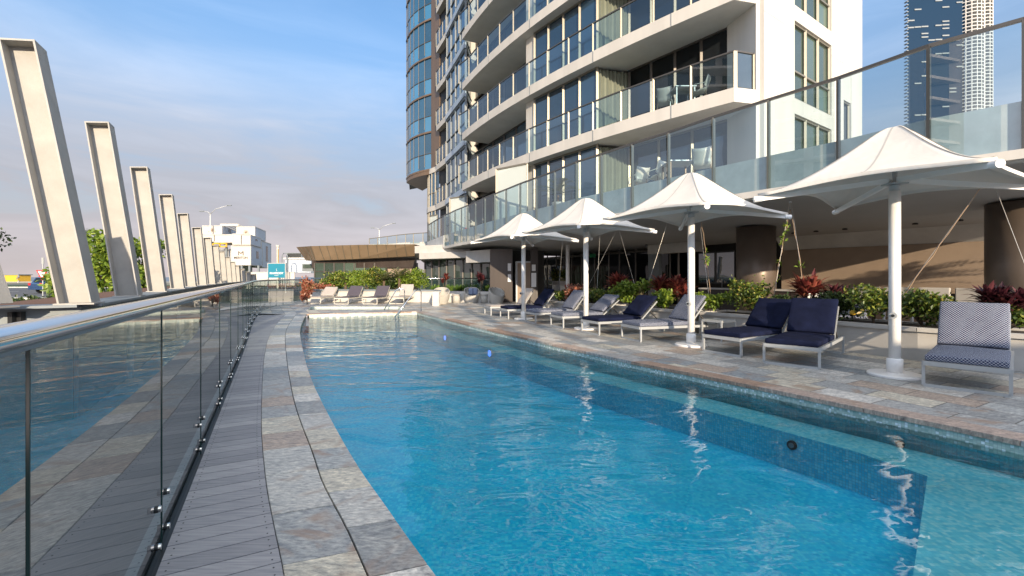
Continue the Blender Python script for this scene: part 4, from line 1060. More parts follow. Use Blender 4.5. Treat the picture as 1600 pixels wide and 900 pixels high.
# ================================================================== PARASOLS
def parasol():
    t_ = thing('parasol', (0, 0, 0), 'x', 'parasol', 'white parasols along the pool', world=False)
    m = MB(); m.lathe([(.32, 0), (.32, .028), (.30, .042), (.10, .05)], seg=40); m.build('base_plate', 'mast', t_, smooth=False, bevel=.004)
    m = MB(); m.lathe([(.095, .045), (.095, .24), (.078, .25)], seg=28); m.build('sleeve', 'mast', t_, smooth=True)
    m = MB(); m.tube([(0, 0, .05), (0, 0, 2.62)], .070, 28); m.build('mast', 'mast', t_, smooth=True)
    m = MB(); m.tube([(0, 0, 2.62), (0, 0, 2.70)], .062, 20); m.box((0, 0, 2.72), (.22, .22, .02)); m.tube([(0, 0, 2.70), (0, 0, 3.30)], .03, 10); m.build('hub', 'frame', t_)
    cb = MB(); cb.tube([(-.055, -.05, .86), (-.10, -.09, .86)], .045, 16); o = cb.build('crank_hub', 'frame', t_)
    m = MB(); m.tube([(-.10, -.09, .86), (-.115, -.105, .86)], .02, 10); m.build('crank_socket', 'black', o)
    RR = 1.78; rot = R(-13)
    for k in range(4):
        a = rot+k*math.pi/2; dx, dy = math.cos(a), math.sin(a)
        m = MB(); m.bar((dx*.08, dy*.08, 2.77), (dx*RR, dy*RR, 2.575), .045, .07); m.build('arm', 'mast', t_)
        m = MB(); m.tube([(dx*(RR-.06), dy*(RR-.06), 2.582), (dx*(RR+.05), dy*(RR+.05), 2.57)], .045, 14); m.build('arm_end_cap', 'mast', t_)
    NT = 96; NR = 22; m = MB()
    def pt(u, th, dz=0):
        q = (th-rot) % (math.pi/2); tq = (q-math.pi/4)/(math.pi/4)     # -1..1, 0 at edge middle
        Rb = (RR/math.sqrt(2))/math.cos(q-math.pi/4)
        sc = 1-.135*(1-tq*tq)**1.0
        Rb *= sc; r = Rb*(.02+.98*u)
        zb = 2.655+.10*(1-tq*tq)
        hgt = 3.53-zb; v = r/1.5
        uu = min(1, u)
        ue = math.sqrt(uu*uu+.085*.085)-.085; prof = (1-ue/.9186)**1.6 if ue < .9186 else 0
        cap = 0
        z = zb+hgt*(prof*1.0)-cap-.03*math.sin(math.pi*uu)*(1-abs(tq))*0
        # creases over the arms
        z += .014*abs(tq)**6*math.sin(math.pi*uu)
        return (r*math.cos(th), r*math.sin(th), z+dz)
    for i in range(NR+1):
        u = (i/NR)**1.25
        for k in range(NT): m.v.append(pt(u, 2*math.pi*k/NT+rot))
    for i in range(NR):
        for k in range(NT):
            a = i*NT+k; b_ = i*NT+(k+1) % NT; m.f.append([a, a+NT, b_+NT, b_]); m.uv.append(None)
    m.f.append(list(range(NT))); m.uv.append(None)
    for q in range(8):
        th = rot+q*math.pi/4; sm = MB()
        for i in range(1, 24):
            P1, P2_ = Vector(pt(i/24, th, .0035)), Vector(pt((i+1)/24, th, .0035)); sd_ = Vector((-math.sin(th), math.cos(th), 0))*.011
            sm.quad(P1-sd_, P2_-sd_, P2_+sd_, P1+sd_)
        sm.build('seam', 'seam', t_)
    # hem: small turned-down edge
    k0 = len(m.v)
    for k in range(NT): x, y, z = pt(1, 2*math.pi*k/NT+rot); m.v.append((x*.995, y*.995, z-.045))
    for k in range(NT):
        a = NR*NT+k; b_ = NR*NT+(k+1) % NT; m.f.append([a, k0+k, k0+(k+1) % NT, b_]); m.uv.append(None)
    m.build('canopy', 'canopy', t_, smooth=True)
    return t_
UM = [(1398, 588), (1080, 541), (915.5, 515), (818, 499.5)]
ulab = ['largest white parasol, nearest the camera at the right', 'white parasol with its mast beside the small side table, second from the camera', 'third white parasol from the camera, its mast at the foot of a navy lounger', 'farthest and smallest white parasol, in front of the brown panelled wall and door']
um0 = None
for (x, y), lab in zip(UM, ulab):
    p = G(x, y-1)
    if um0 is None: um0 = parasol(); um0.location = p; um0['label'] = lab
    else: dup(um0, p, R(random.uniform(-2, 2)), lab)

# ================================================================== SUN LOUNGERS
def lounger(kind, back_deg=52, framem='frame'):
    """local frame: foot end at the origin, x across, y towards the head"""
    W_ = .76; SLn = 1.28; TL = 2.02; hh = .30
    t_ = thing('sun_lounger', (0, 0, 0), 'x', 'sun lounger', 'sun loungers round the pool', world=False)
    m = MB(); s = .035
    for x in (-W_/2, W_/2): m.bar((x, 0, hh), (x, TL, hh), s, .055)
    m.bar((-W_/2, 0, hh), (W_/2, 0, hh), s, .055); m.bar((-W_/2, TL, hh), (W_/2, TL, hh), s, .055); m.bar((-W_/2, SLn, hh), (W_/2, SLn, hh), .03, .03)
    m.build('seat_frame', framem, t_)
    for y in (.0175, TL-.0175):
        m = MB()
        for x in (-W_/2, W_/2): m.bar((x, y, .02), (x, y, hh), .034, .034, up=(0, 1, 0))
        m.bar((-W_/2, y, .018), (W_/2, y, .018), .034, .034); m.build('leg_loop', framem, t_)
    a = R(back_deg); BL = .67; hy, hz_ = SLn+.02, hh+.03
    dy, dz = math.cos(a), math.sin(a)
    m = MB()
    for x in (-W_/2+.03, W_/2-.03): m.bar((x, hy, hz_), (x, hy+dy*BL, hz_+dz*BL), .03, .035, up=(1, 0, 0))
    for i in range(10):
        f = (i+.5)/10*BL; m.bar((-W_/2+.03, hy+dy*f, hz_+dz*f), (W_/2-.03, hy+dy*f, hz_+dz*f), .03, .012, up=(0, -dz, dy))
    m.build('back_frame', framem, t_)
    m = MB()
    for x in (-W_/2+.06, W_/2-.06): m.bar((x, hy+dy*BL*.55, hz_+dz*BL*.55), (x, hy+dy*BL*.55+.28, hh), .02, .02)
    m.build('strut', 'alu_dark' if framem == 'frame' else framem, t_)
    def cushion(y0, z0, ang, ln, th, nm, wd):
        # a rounded slab with gentle puffiness, UVs in metres
        b_ = MB(); nx, ny = 10, 16; ca, sa = math.cos(ang), math.sin(ang); top = []; bot = []
        for j in range(ny+1):
            for i in range(nx+1):
                x = (i/nx-.5)*wd; y = j/ny*ln
                ex = min(i, nx-i)/nx; ey = min(j, ny-j)/ny
                p = th*(.80+.20*min(1, ex*5)**.5*min(1, ey*8)**.5)+.006*math.sin(x*9+j)*math.sin(y*11)
                top.append((x, y, p)); bot.append((x, y, 0))
        def T(q): x, y, z = q; return (x, y0+y*ca-z*sa, z0+y*sa+z*ca)
        n_ = (nx+1)
        def gq(L_, flip, uvf):
            for j in range(ny):
                for i in range(nx):
                    q = [L_[j*n_+i], L_[j*n_+i+1], L_[(j+1)*n_+i+1], L_[(j+1)*n_+i]]
                    if flip: q = q[::-1]
                    b_.quad(*[T(k) for k in q], uv=[(k[0], k[1]) for k in q])
        gq(top, False, 0); gq(bot, True, 0)
        rim_ = [(i, 0) for i in range(nx)]+[(nx, j) for j in range(ny)]+[(i, ny) for i in range(nx, 0, -1)]+[(0, j) for j in range(ny, 0, -1)]
        run = 0
        for (i, j), (i2, j2) in zip(rim_, rim_[1:]+rim_[:1]):
            A, B_, C_, D_ = bot[j*n_+i], bot[j2*n_+i2], top[j2*n_+i2], top[j*n_+i]; L0 = math.hypot(A[0]-B_[0], A[1]-B_[1])
            b_.quad(T(A), T(B_), T(C_), T(D_), uv=[(run, 0), (run+L0, 0), (run+L0, C_[2]), (run, D_[2])]); run += L0
        mat = {'pattern': 'pattern', 'navy': 'navy', 'charcoal': 'charcoal', 'taupe': 'taupe'}[kind]
        o_ = b_.build(nm, mat, t_, smooth=True)
        w_ = o_.modifiers.new('weld', 'WELD'); w_.merge_threshold = .0005
        bv = o_.modifiers.new('bevel', 'BEVEL'); bv.width = .018; bv.segments = 3; bv.limit_method = 'ANGLE'; bv.angle_limit = R(50)
        return o_
    th = .10 if kind in ('pattern', 'navy') else .05
    cushion(.01, hh+.03, 0, SLn, th, 'seat_cushion', W_-.02)
    cushion(hy+.02-th*.2, hz_+.02+th*.55, a, BL+.04, th*.85, 'back_cushion', W_-.04)
    return t_
protos = {}
def put(kind, back, pl_, pr_, lab, framem='frame', turn=None, group='sun loungers round the pool'):
    key = (kind, back, framem); a = Vector(pl_[:2]); c = Vector(pr_[:2]); mid = (a+c)/2; d = c-a; ang = math.atan2(d.y, d.x)
    loc = (mid.x, mid.y, 0)
    if key not in protos:
        o = lounger(kind, back, framem); protos[key] = o; o.location = loc; o.rotation_euler = (0, 0, ang); o['label'] = lab; o['group'] = group; return o
    return dup(protos[key], loc, ang, lab, group)
row = [('pattern', 57, (1440, 603), (1583, 622), 'patterned navy and white lounger nearest the camera at the right edge'),
       ('navy', 54, (1197, 568), (1276, 577.5), 'navy lounger just left of the nearest parasol mast'),
       ('navy', 48, (1096, 548.5), (1160, 559), 'navy lounger beside the small side table'),
       ('pattern', 50, (967, 527), (1004.5, 536), 'patterned lounger just left of the second parasol mast, alone with a deep front cushion'),
       ('navy', 42, (906, 518.5), (938, 525), 'navy lounger with its back raised low, its foot around the third parasol mast'),
       ('pattern', 38, (857.6, 508.5), (882, 514), 'pale patterned lounger with the lowest backrest, left of the third parasol mast'),
       ('pattern', 50, (819, 502.5), (838, 507), 'pale patterned lounger just right of the farthest parasol mast'),
       ('navy', 50, (779, 495.5), (796, 499.5), 'navy lounger behind the farthest parasol mast'),
       ('taupe', 55, (755.5, 490.7), (768, 494), 'grey lounger at the far end of the right hand row, next to the wicker armchair')]
for kd, bk, a, c, lab in row: put(kd, bk, G(*a), G(*c), lab)
far_row = [('taupe', 40, (476, 475), (504, 475), 'grey sling lounger at the far left, in front of the red leaved plant'),
           ('charcoal', 48, (519, 475.5), (547, 475.5), 'charcoal sling lounger on the left of the pair in front of the hedge'),
           ('charcoal', 48, (565, 475.5), (591, 475.5), 'charcoal sling lounger on the right of the pair in front of the hedge'),
           ('taupe', 60, (607, 475), (632, 475), 'upright grey sling lounger behind the pool handrails')]
for kd, bk, a, c, lab in far_row:
    A = G(*a); C_ = G(*c); mid = (A+C_)/2; u = Vector((.98, -.12, 0)).normalized()*.38; put(kd, bk, mid-u, mid+u, lab, 'frame_warm')
# side table by the navy lounger
p = G(1118, 534); t_ = thing('side_table', (p.x+.18, p.y+.25, 0), 'small square grey side table between the patterned and the navy lounger', 'side table', world=False)
t_.rotation_euler = (0, 0, R(-58))
m = MB(); 
for i in range(7): m.box((-.21+i*.07, 0, .455), (.062, .5, .018))
m.build('table_top', 'frame', t_)
m = MB(); 
for x in (-.235, .235): m.bar((x, -.25, .43), (x, .25, .43), .03, .03)
for y in (-.25, .25): m.bar((-.235, y, .43), (.235, y, .43), .03, .03)
m.build('table_frame', 'frame', t_)
for x in (-.235, .235):
    for y in (-.25, .25): m = MB(); m.bar((x, y, 0), (x, y, .43), .03, .03); m.build('leg', 'frame', t_)

# ================================================================== PLANTERS AND PLANTS
def leaf(b_, p, d, ln, wd, nrm, fold=.25, droop=.0, seg=2):
    """one leaf blade: a folded strip from p along d"""
    d = d.normalized(); s_ = d.cross(nrm)
    if s_.length < 1e-4: s_ = Vector((1, 0, 0))
    s_ = s_.normalized(); n_ = s_.cross(d).normalized()
    w = [.35, 1, 0.06] if seg == 2 else [.5, 1, .85, .05]
    pts_ = []
    for i in range(seg+1):
        f = i/seg; c = p+d*ln*f-Vector((0, 0, 1))*droop*ln*f*f; hw = wd*w[i]*.5
        pts_.append((c-s_*hw+n_*fold*hw, c-n_*0, c+s_*hw+n_*fold*hw))
    k0 = len(b_.v)
    for q in pts_: b_.v += [tuple(q[0]), tuple(q[1]), tuple(q[2])]
    for i in range(seg):
        a = k0+i*3; b_.f += [[a, a+1, a+4, a+3], [a+1, a+2, a+5, a+4]]; b_.uv += [None, None]
def rdir(rnd, up=0.0):
    while True:
        v = Vector((rnd.uniform(-1, 1), rnd.uniform(-1, 1), rnd.uniform(-1, 1)))
        if .05 < v.length < 1: break
    v.normalize(); v.z += up; return v.normalized()
def shrub(c, r, h, n, lab, mat='leaf', ls=.07, lw=.035, seed=0, cat='shrub', group=None, name='leafy_shrub', sprigs=8):
    rnd = random.Random(seed); t_ = thing(name, tuple(c), lab, cat, group)
    b_ = MB(); st = MB(); c = Vector(c)
    lobes = [(Vector((rnd.uniform(-.55, .55)*r[0], rnd.uniform(-.55, .55)*r[1], h*rnd.uniform(.3, .78))), rnd.uniform(.3, .55)) for _ in range(9)]
    for i in range(n):
        lc, lr = lobes[rnd.randrange(9)]; v = rdir(rnd, .15); q = lr*(rnd.random()**.35)
        p = c+lc+Vector((v.x*r[0]*q, v.y*r[1]*q, v.z*h*.5*q*1.1))
        if p.z < c.z+.01: p.z = c.z+rnd.uniform(.01, h*.3)
        leaf(b_, p, rdir(rnd, .35), ls*rnd.uniform(.6, 1.3), lw*rnd.uniform(.7, 1.3), rdir(rnd, .8), .3, .1)
    for i in range(sprigs):
        v = rdir(rnd, .9); p0_ = c+Vector((v.x*r[0]*.4, v.y*r[1]*.4, h*.45)); p1_ = p0_+Vector((v.x*r[0]*.6, v.y*r[1]*.6, h*rnd.uniform(.35, .62)))
        st.tube([p0_, (p0_+p1_)/2+Vector((.02, 0, .02)), p1_], [.005, .004, .002], 5)
        for k in range(9):
            f = k/9; leaf(b_, p0_.lerp(p1_, .2+.8*f), rdir(rnd, .3), ls*rnd.uniform(.7, 1.1), lw, rdir(rnd, .8), .3)
    st.tube([tuple(c), tuple(c+Vector((0, 0, h*.5)))], [.02, .01], 6)
    for i in range(5):
        v = rdir(rnd, .8); st.tube([tuple(c+Vector((0, 0, .03))), tuple(c+Vector((v.x*r[0]*.6, v.y*r[1]*.6, h*.6)))], [.012, .005], 5)
    b_.build('foliage', mat, t_); st.build('stem', 'bark', t_); return t_
def cordyline(c, h, n, lab, mat='leaf_red', seed=0, heads=3, ll=.36, lw=.06, name='red_cordyline', cat='plant', group='red leaved plants'):
    rnd = random.Random(seed); t_ = thing(name, tuple(c), lab, cat, group); b_ = MB(); st = MB(); c = Vector(c)
    for k in range(heads):
        hc = c+Vector((rnd.uniform(-.16, .16), rnd.uniform(-.16, .16), h*rnd.uniform(.42, .70))); st.tube([tuple(c), tuple((c+hc)/2+Vector((.02, .02, 0))), tuple(hc)], [.016, .013, .011], 6)
        for i in range(n):
            a = rnd.uniform(0, 2*math.pi); e = rnd.uniform(.45, 1.4); d = Vector((math.cos(a)*math.cos(e), math.sin(a)*math.cos(e), math.sin(e)))
            leaf(b_, hc-Vector((0, 0, rnd.uniform(0, .16)))+d*.02, d, ll*rnd.uniform(.65, 1.15), lw*rnd.uniform(.8, 1.2), Vector((0, 0, 1)), .35, rnd.uniform(.15, .5), 3)
    b_.build('leaves', mat, t_); st.build('cane', 'bark', t_); return t_
# planter trough follows the slab edge
pf_ = offset(path_e, .62); pb_ = offset(path_e, -.50)
def trough(xa, xb, lab, seed):
    A = seg_lin(pf_, xa, xb); 
    t_ = thing('white_planter', (A[0].x, A[0].y, 0), lab, 'planter', 'white rendered planters behind the loungers')
    ins = []
    for i, p in enumerate(A):
        d = (A[min(i+1, len(A)-1)]-A[max(i-1, 0)]).normalized(); nn = Vector((-d.y, d.x))
        if nn.dot(p) < 0: nn = -nn
        ins.append(p+nn*1.05)
    zt = .56
    m = MB(); m.prism([tuple(p) for p in A]+[tuple(p) for p in ins[::-1]], 0, zt-.06); m.build('planter_box', 'white', t_)
    m = MB()
    loop = A+ins[::-1]+[A[0]]
    for a, c in zip(loop[:-1], loop[1:]): m.wall(a, c, .12, zt-.07, zt)
    m.build('rim', 'white', t_)
    m = MB(); m.prism([tuple(p) for p in A]+[tuple(p) for p in ins[::-1]], zt-.075, zt-.035); m.build('soil', 'soil', t_)
    return A, ins
def seg_lin(path, xa, xb):
    pp = [path[0]+(path[0]-path[1]).normalized()*14]+list(path)+[path[-1]+(path[-1]-path[-2]).normalized()*10]
    pa = raypt(pp, xa); pb2 = raypt(pp, xb); k0, k1 = (xb-800)/F, (xa-800)/F
    mid = [Vector(p) for p in pp[1:-1] if k0 < p[0]/p[1] < k1]; mid.sort(key=lambda p: -p.x/p.y)
    return [pa]+mid+[pb2]
trough(1700, 1092, 'long white rendered planter behind the navy loungers, nearest the camera', 1)
trough(1078, 955, 'short white rendered planter behind the second and third parasols', 2)
trough(942, 856, 'farthest white rendered planter, by the slender column', 3)
# plants in the planters: (kind, column px, top py, half width px, offset into planter, label)
mid_path = offset(path_e, .12)
mid_ext = [mid_path[0]+(mid_path[0]-mid_path[1]).normalized()*14]+list(mid_path)+[mid_path[-1]+(mid_path[-1]-mid_path[-2]).normalized()*8]
def at_col(px, off=0):
    pp = offset(mid_ext, -off); return raypt(pp, px)
PZ = .53
plants = [('g', 1575, 480, 26, .1, 'leaf', 'low green shrub behind the near patterned lounger, at the right edge'),
          ('m', 1567, 446, 30, .25, 'leaf_maroon', 'dark maroon plant rising behind the near patterned lounger'),
          ('g', 1500, 478, 36, -.1, 'leaf', 'low spreading shrub between the nearest mast and the patterned lounger'),
          ('g', 1440, 458, 30, .0, 'leaf', 'shrub with dry twigs just right of the nearest parasol mast'),
          ('g', 1365, 448, 34, .0, 'leaf', 'green shrub with a yellow fruit just left of the nearest parasol mast'),
          ('g', 1305, 460, 28, .1, 'leaf_dark', 'dark shrub behind the navy lounger next to the nearest mast'),
          ('m', 1306, 450, 22, .45, 'leaf_maroon', 'small maroon plant half hidden behind the bright red one'),
          ('r', 1260, 430, 27, .1, 'leaf_red', 'bright red cordyline rising between the two navy loungers'),
          ('g', 1235, 462, 26, .2, 'leaf_dark', 'dark low shrub at the foot of the bright red cordyline'),
          ('g', 1178, 436, 32, .0, 'leaf', 'tall bushy green shrub behind the navy lounger by the side table'),
          ('g', 1107, 458, 24, -.1, 'leaf_lime', 'lime green rounded shrub just right of the second parasol mast'),
          ('g', 1040, 455, 17, -.1, 'leaf_lime', 'lime green shrub just left of the second parasol mast'),
          ('r', 1062, 434, 18, .2, 'leaf_red', 'red cordyline immediately left of the second parasol mast'),
          ('r', 1036, 432, 20, .25, 'leaf_red', 'wide red cordyline left of the second parasol mast, in front of the notice pier'),
          ('g', 990, 440, 26, .0, 'leaf_lime', 'yellow green shrub with dry twigs, behind the low backed navy lounger'),
          ('r', 965, 430, 16, .3, 'leaf_red', 'red cordyline in front of the dark windows, left of the twiggy shrub'),
          ('g', 945, 455, 18, .0, 'leaf', 'green shrub just right of the third parasol mast'),
          ('g', 925, 452, 13, .1, 'leaf', 'small green shrub touching the third parasol mast'),
          ('g', 900, 447, 15, .1, 'leaf_orange', 'orange and yellow shrub just left of the third parasol mast'),
          ('g', 880, 455, 12, .0, 'leaf', 'small green shrub by the slender white column')]
for i, (kd, px, py, hw, off, mt, lab) in enumerate(plants):
    c = at_col(px, off); zt = Pd(px, py, c.y).z; h = max(.3, zt-PZ); rx = hw/F*c.y
    if kd == 'g': shrub((c.x, c.y, PZ), (rx*1.45, .5), h*1.08, 1500 if c.y < 14 else 800, lab, mt, .075 if c.y < 12 else .10, .045 if c.y < 12 else .06, seed=i, group='green shrubs in the white planters')
    else: cordyline((c.x, c.y, PZ), h*1.15, 40, lab, mt, seed=i, heads=6, ll=min(.46, h*.6), lw=.075)
# climbing wires in V shapes between slab and planter, with dry vines
def wire(p, q, lab, r=.0045):
    t_ = thing('support_wire', tuple(p), lab, 'wire', 'thin wires strung from the terrace slab to the planters'); m = MB(); m.tube([p, q], r, 5); m.build('cable', 'wire', t_)
    m = MB(); m.tube([Vector(q)-Vector((0, 0, .03)), Vector(q)+Vector((0, 0, .01))], .02, 8); m.build('eye_bolt', 'frame', t_)
def slab_pt(px, z=3.14, off=.5):
    c = raypt(offset(mid_ext, -off-.3), px); return Vector((c.x, c.y, z))
def pl_pt(px, z=.6, off=.15):
    c = at_col(px, off); return Vector((c.x, c.y, z))
wires = [(1382, 1546, 'thin wire rising right from the nearest parasol mast to the slab'), (1640, 1548, 'thin wire falling right from the slab at the right edge'), (1262, 1236, 'vine covered wire leaning left above the bright red cordyline'), (1205, 1234, 'wire with yellow leaves rising above the tall bushy shrub'),
         (1110, 1092, 'thin wire above the lime shrub right of the second mast'), (1000, 965, 'left wire of the V above the twiggy shrub'), (1003, 1045, 'right wire of the V above the twiggy shrub'), (908, 968, 'long slanting wire crossing right of the third mast'), (932, 938, 'almost vertical wire just right of the third mast'), (872, 880, 'almost vertical wire left of the slender column')]
for a, c, lab in wires:
    p = pl_pt(a); q = slab_pt(c); q.z = 3.16; wire(p, q, lab)
def vine(px, q, lab, seed, n=3):
    rnd = random.Random(seed); p = pl_pt(px); q = slab_pt(q)
    t_ = thing('climbing_vine', tuple(p), lab, 'vine', 'young vines climbing the wires'); st = MB(); b_ = MB(); P_ = [p.lerp(q, f)+Vector((rnd.uniform(-.02, .02), 0, 0)) for f in [i/12*.93 for i in range(13)]]
    st.tube(P_, .007, 5)
    for k in range(n):
        f = rnd.uniform(.35, .95); c = p.lerp(q, f)
        for j in range(9): leaf(b_, c+rdir(rnd)*.05, rdir(rnd, .3), .10, .05, rdir(rnd, .6), .3)
    b_.build('leaves', 'leaf_lime', t_); st.build('stem', 'stick', t_)
vine(1203, 1236, 'young vine with lime leaves climbing left of the bright red cordyline', 3, 5); vine(1264, 1234, 'bare brown vine stem climbing from the bright red cordyline', 4, 1); vine(1112, 1095, 'young vine climbing from the lime shrub right of the second mast', 5, 3); vine(1385, 1545, 'bare thin vine leaning right beside the nearest parasol mast', 8, 0)
# dry twigs
for i, (px, lab) in enumerate(((1440, 'bundle of dry brown twigs right of the nearest parasol mast'), (1000, 'bundle of dry twigs at the foot of the wire V'), (932, 'dry twigs just right of the third parasol mast'))):
    rnd = random.Random(i); p = pl_pt(px, .6, .1); t_ = thing('dry_twigs', tuple(p), lab, 'twigs', 'dry twigs in the planters'); m = MB()
    for k in range(34):
        v = rdir(rnd, 1.6); L_ = rnd.uniform(.25, .62); m.tube([p+Vector((v.x*.05, v.y*.05, 0)), p+v*L_*.6, p+v*L_+Vector((rnd.uniform(-.06, .06), 0, 0))], [.006, .004, .002], 4)
    m.build('twig', 'stick', t_)
c = at_col(1333, -.25); t_ = thing('yellow_fruit', (c.x, c.y, .72), 'round yellow orange fruit among the leaves beside the nearest parasol mast', 'fruit', world=False); m = MB(); m.lathe([(.01, -.045), (.045, -.03), (.06, 0), (.045, .035), (.01, .045)], seg=14); m.build('flesh', 'yellow', t_, smooth=True); m = MB(); m.tube([(0, 0, .04), (0, 0, .07)], .006, 6); m.build('stalk', 'bark', t_)

# ================================================================== BAR, BENCHES under the slab
bc_path = seg_on(3.9, 1250, 1100)
t_ = thing('bar_counter', (bc_path[0].x, bc_path[0].y, 0), 'dark bar counter with a thin white top beside the bronze pillar', 'counter'); m = MB(); tp_ = MB()
for a, c in zip(bc_path[:-1], bc_path[1:]): m.wall(a, c, .5, 0, .98); tp_.wall(a, c, .62, .982, 1.03)
m.build('front', 'brown_dark', t_); tp_.build('worktop', 'white', t_)
c = raypt(inward(path_e, 3.9), 1128); m = MB(); m.tube([(c.x, c.y, 1.03), (c.x, c.y, 1.3), (c.x-.06, c.y, 1.36), (c.x-.12, c.y, 1.3)], .014, 8); m.build('tap', 'steel', t_, smooth=True)
bp_ = seg_on(7.4, 1760, 1335)
t_ = thing('wall_bench', (bp_[0].x, bp_[0].y, 0), 'long wall bench with navy seat and white padded backs against the brown wall', 'bench')
st = MB(); 
for a, c in zip(bp_[:-1], bp_[1:]): st.wall(a, c, .62, .36, .50)
st.build('seat', 'navy', t_, bevel=.02); st = MB()
for a, c in zip(bp_[:-1], bp_[1:]): st.wall(a, c, .55, 0, .358)
st.build('base', 'brown_dark', t_)
Lb = lenpath(bp_); bk_ = seg_on(7.85, 1790, 1330); Lk = lenpath(bk_); nb = 7
for k in range(nb):
    a = at(bk_, Lk*(k+.06)/nb); c = at(bk_, Lk*(k+.94)/nb); m = MB(); m.wall(a, c, .12, .62, 1.08); m.build('back_pad', 'white', t_, bevel=.03)
for i, (px, lab) in enumerate(((1468, 'low grey cafe table behind the nearest parasol mast'), (1385, 'grey cafe table with a pale top in front of the wall bench'), (1300, 'grey cafe table behind the navy lounger, near the pillar'))):
    c = raypt(inward(path_e, 4.4), px) if px < 1480 else raypt(inward(path_e, 3.6), px)
    t_ = thing('cafe_table', (c.x, c.y, 0), lab, 'table', 'cafe tables under the slab', world=False); m = MB(); m.box((0, 0, .73), (.8, .8, .03)); m.build('table_top', 'frame_warm', t_)
    for x in (-.36, .36):
        for y in (-.36, .36): m = MB(); m.box((x, y, .357), (.045, .045, .715)); m.build('leg', 'frame', t_)
for i, (px, cc, lab) in enumerate(((1318, 'navy', 'navy and white patterned armchair behind the maroon plant'), (1292, 'white', 'grey marbled armchair near the bronze pillar'))):
    c = raypt(inward(path_e, 2.6), px); t_ = thing('armchair', (c.x, c.y, 0), lab, 'armchair', world=False); t_.rotation_euler = (0, 0, R(-20+30*i))
    m = MB(); m.box((0, 0, .38), (.7, .7, .18)); m.build('seat', 'pattern' if i == 0 else 'concrete', t_, bevel=.04); m = MB(); m.box((0, .32, .68), (.72, .14, .62)); m.build('backrest', 'pattern' if i == 0 else 'concrete', t_, bevel=.05)
    for x in (-.36, .36): m = MB(); m.box((x, 0, .48), (.1, .68, .38)); m.build('armrest', 'pattern' if i == 0 else 'concrete', t_, bevel=.04)
    m = MB(); m.box((0, 0, .14), (.62, .62, .28)); m.build('base', 'frame', t_)
for i, px in enumerate((868, 879)):
    c = raypt(inward(path_e, 5.6), px); t_ = thing('potted_plant', (c.x, c.y, 0), ('left one' if i == 0 else 'right one')+' of two leafy plants in square white pots beside the slender column', 'potted plant', 'two potted plants by the column')
    m = MB(); m.box((c.x, c.y, .45), (.36, .36, .9)); m.build('plinth', 'frame', t_); m = MB(); m.box((c.x, c.y, 1.03), (.34, .34, .25)); m.build('pot', 'white', t_, bevel=.01)
    rnd = random.Random(i); b_ = MB()
    for k in range(380):
        v = rdir(rnd); leaf(b_, Vector((c.x, c.y, 1.5))+Vector((v.x*.33, v.y*.33, v.z*.4))*rnd.random()**.4, rdir(rnd, .2), .12, .06, rdir(rnd, .6))
    b_.build('foliage', 'leaf', t_)

# ================================================================== FAR END OF THE DECK
# low planter wall with dark coping, hedge behind
wl = [P2(478, 26.4), P2(683, 25.2)]
t_ = thing('low_planter_wall', (wl[0].x, wl[0].y, 0), 'low cream planter wall with a navy coping behind the far loungers', 'wall')
m = MB(); m.wall(wl[0], wl[1], .25, .10, .62); m.build('wall_face', 'white', t_)
m = MB(); m.wall(wl[0]+Vector((0, -.05)), wl[1]+Vector((0, -.05)), .2, 0, .11); m.build('plinth', 'white', t_)
m = MB(); m.wall(wl[0], wl[1]+Vector((.15, 0)), .42, .622, .70); m.build('wall_coping', 'steel_beam', t_)
m = MB(); m.prism([tuple(wl[0]+Vector((0, .12))), tuple(wl[1]+Vector((0, .12))), tuple(wl[1]+Vector((0, 1.6))), tuple(wl[0]+Vector((0, 1.6)))], 0, .60); m.build('soil', 'soil', t_)
m = MB(); a = P2(657, 25.1); c = P2(683, 22.3); m.wall(P2(684, 25.1), c, .28, 0, .66); m.wall(c+Vector((-.2, -.02)), c+Vector((.12, -.02)), .34, 0, .68); m.build('return_wall', 'white', t_)
m = MB(); m.wall(P2(684, 25.1), c, .4, .662, .72); m.build('return_coping', 'steel_beam', t_)
w2 = [P2(690, 25.6), P2(768, 24.8)]
t_ = thing('white_trough', (w2[0].x, w2[0].y, 0), 'white trough of strap leaved plants behind the wicker armchairs', 'planter'); m = MB(); m.wall(w2[0], w2[1], .7, 0, .62); m.build('box', 'white', t_)
m = MB(); m.wall(w2[0], w2[1], .55, .622, .64); m.build('soil', 'soil', t_)
hl = [(500, 'leaf_orange', 445, .9, 'pinkish orange croton at the left end of the hedge'), (522, 'leaf', 424, .9, 'first green hedge shrub after the croton'), (548, 'leaf_lime', 423, 1.0, 'bright lime hedge shrub left of the cycads'), (574, 'leaf_lime', 422, 1.0, 'bright lime hedge shrub above the right charcoal lounger'),
      (596, 'leaf', 420, .95, 'tallest green hedge shrub at the middle of the hedge'), (618, 'leaf_dark', 432, .8, 'darker hedge shrub under the cycad fronds'), (644, 'leaf_lime', 421, .9, 'lime hedge shrub at the right end of the hedge')]
for i, (px, mt, py, hw, lab) in enumerate(hl):
    c = P2(px, 27.0); zt = Pd(px, py, 27).z; shrub((c.x, c.y, .58), (hw*1.1, .65), zt-.50, 2600, lab, mt, .13, .07, seed=40+i, group='hedge behind the far loungers', name='hedge_shrub', sprigs=14)
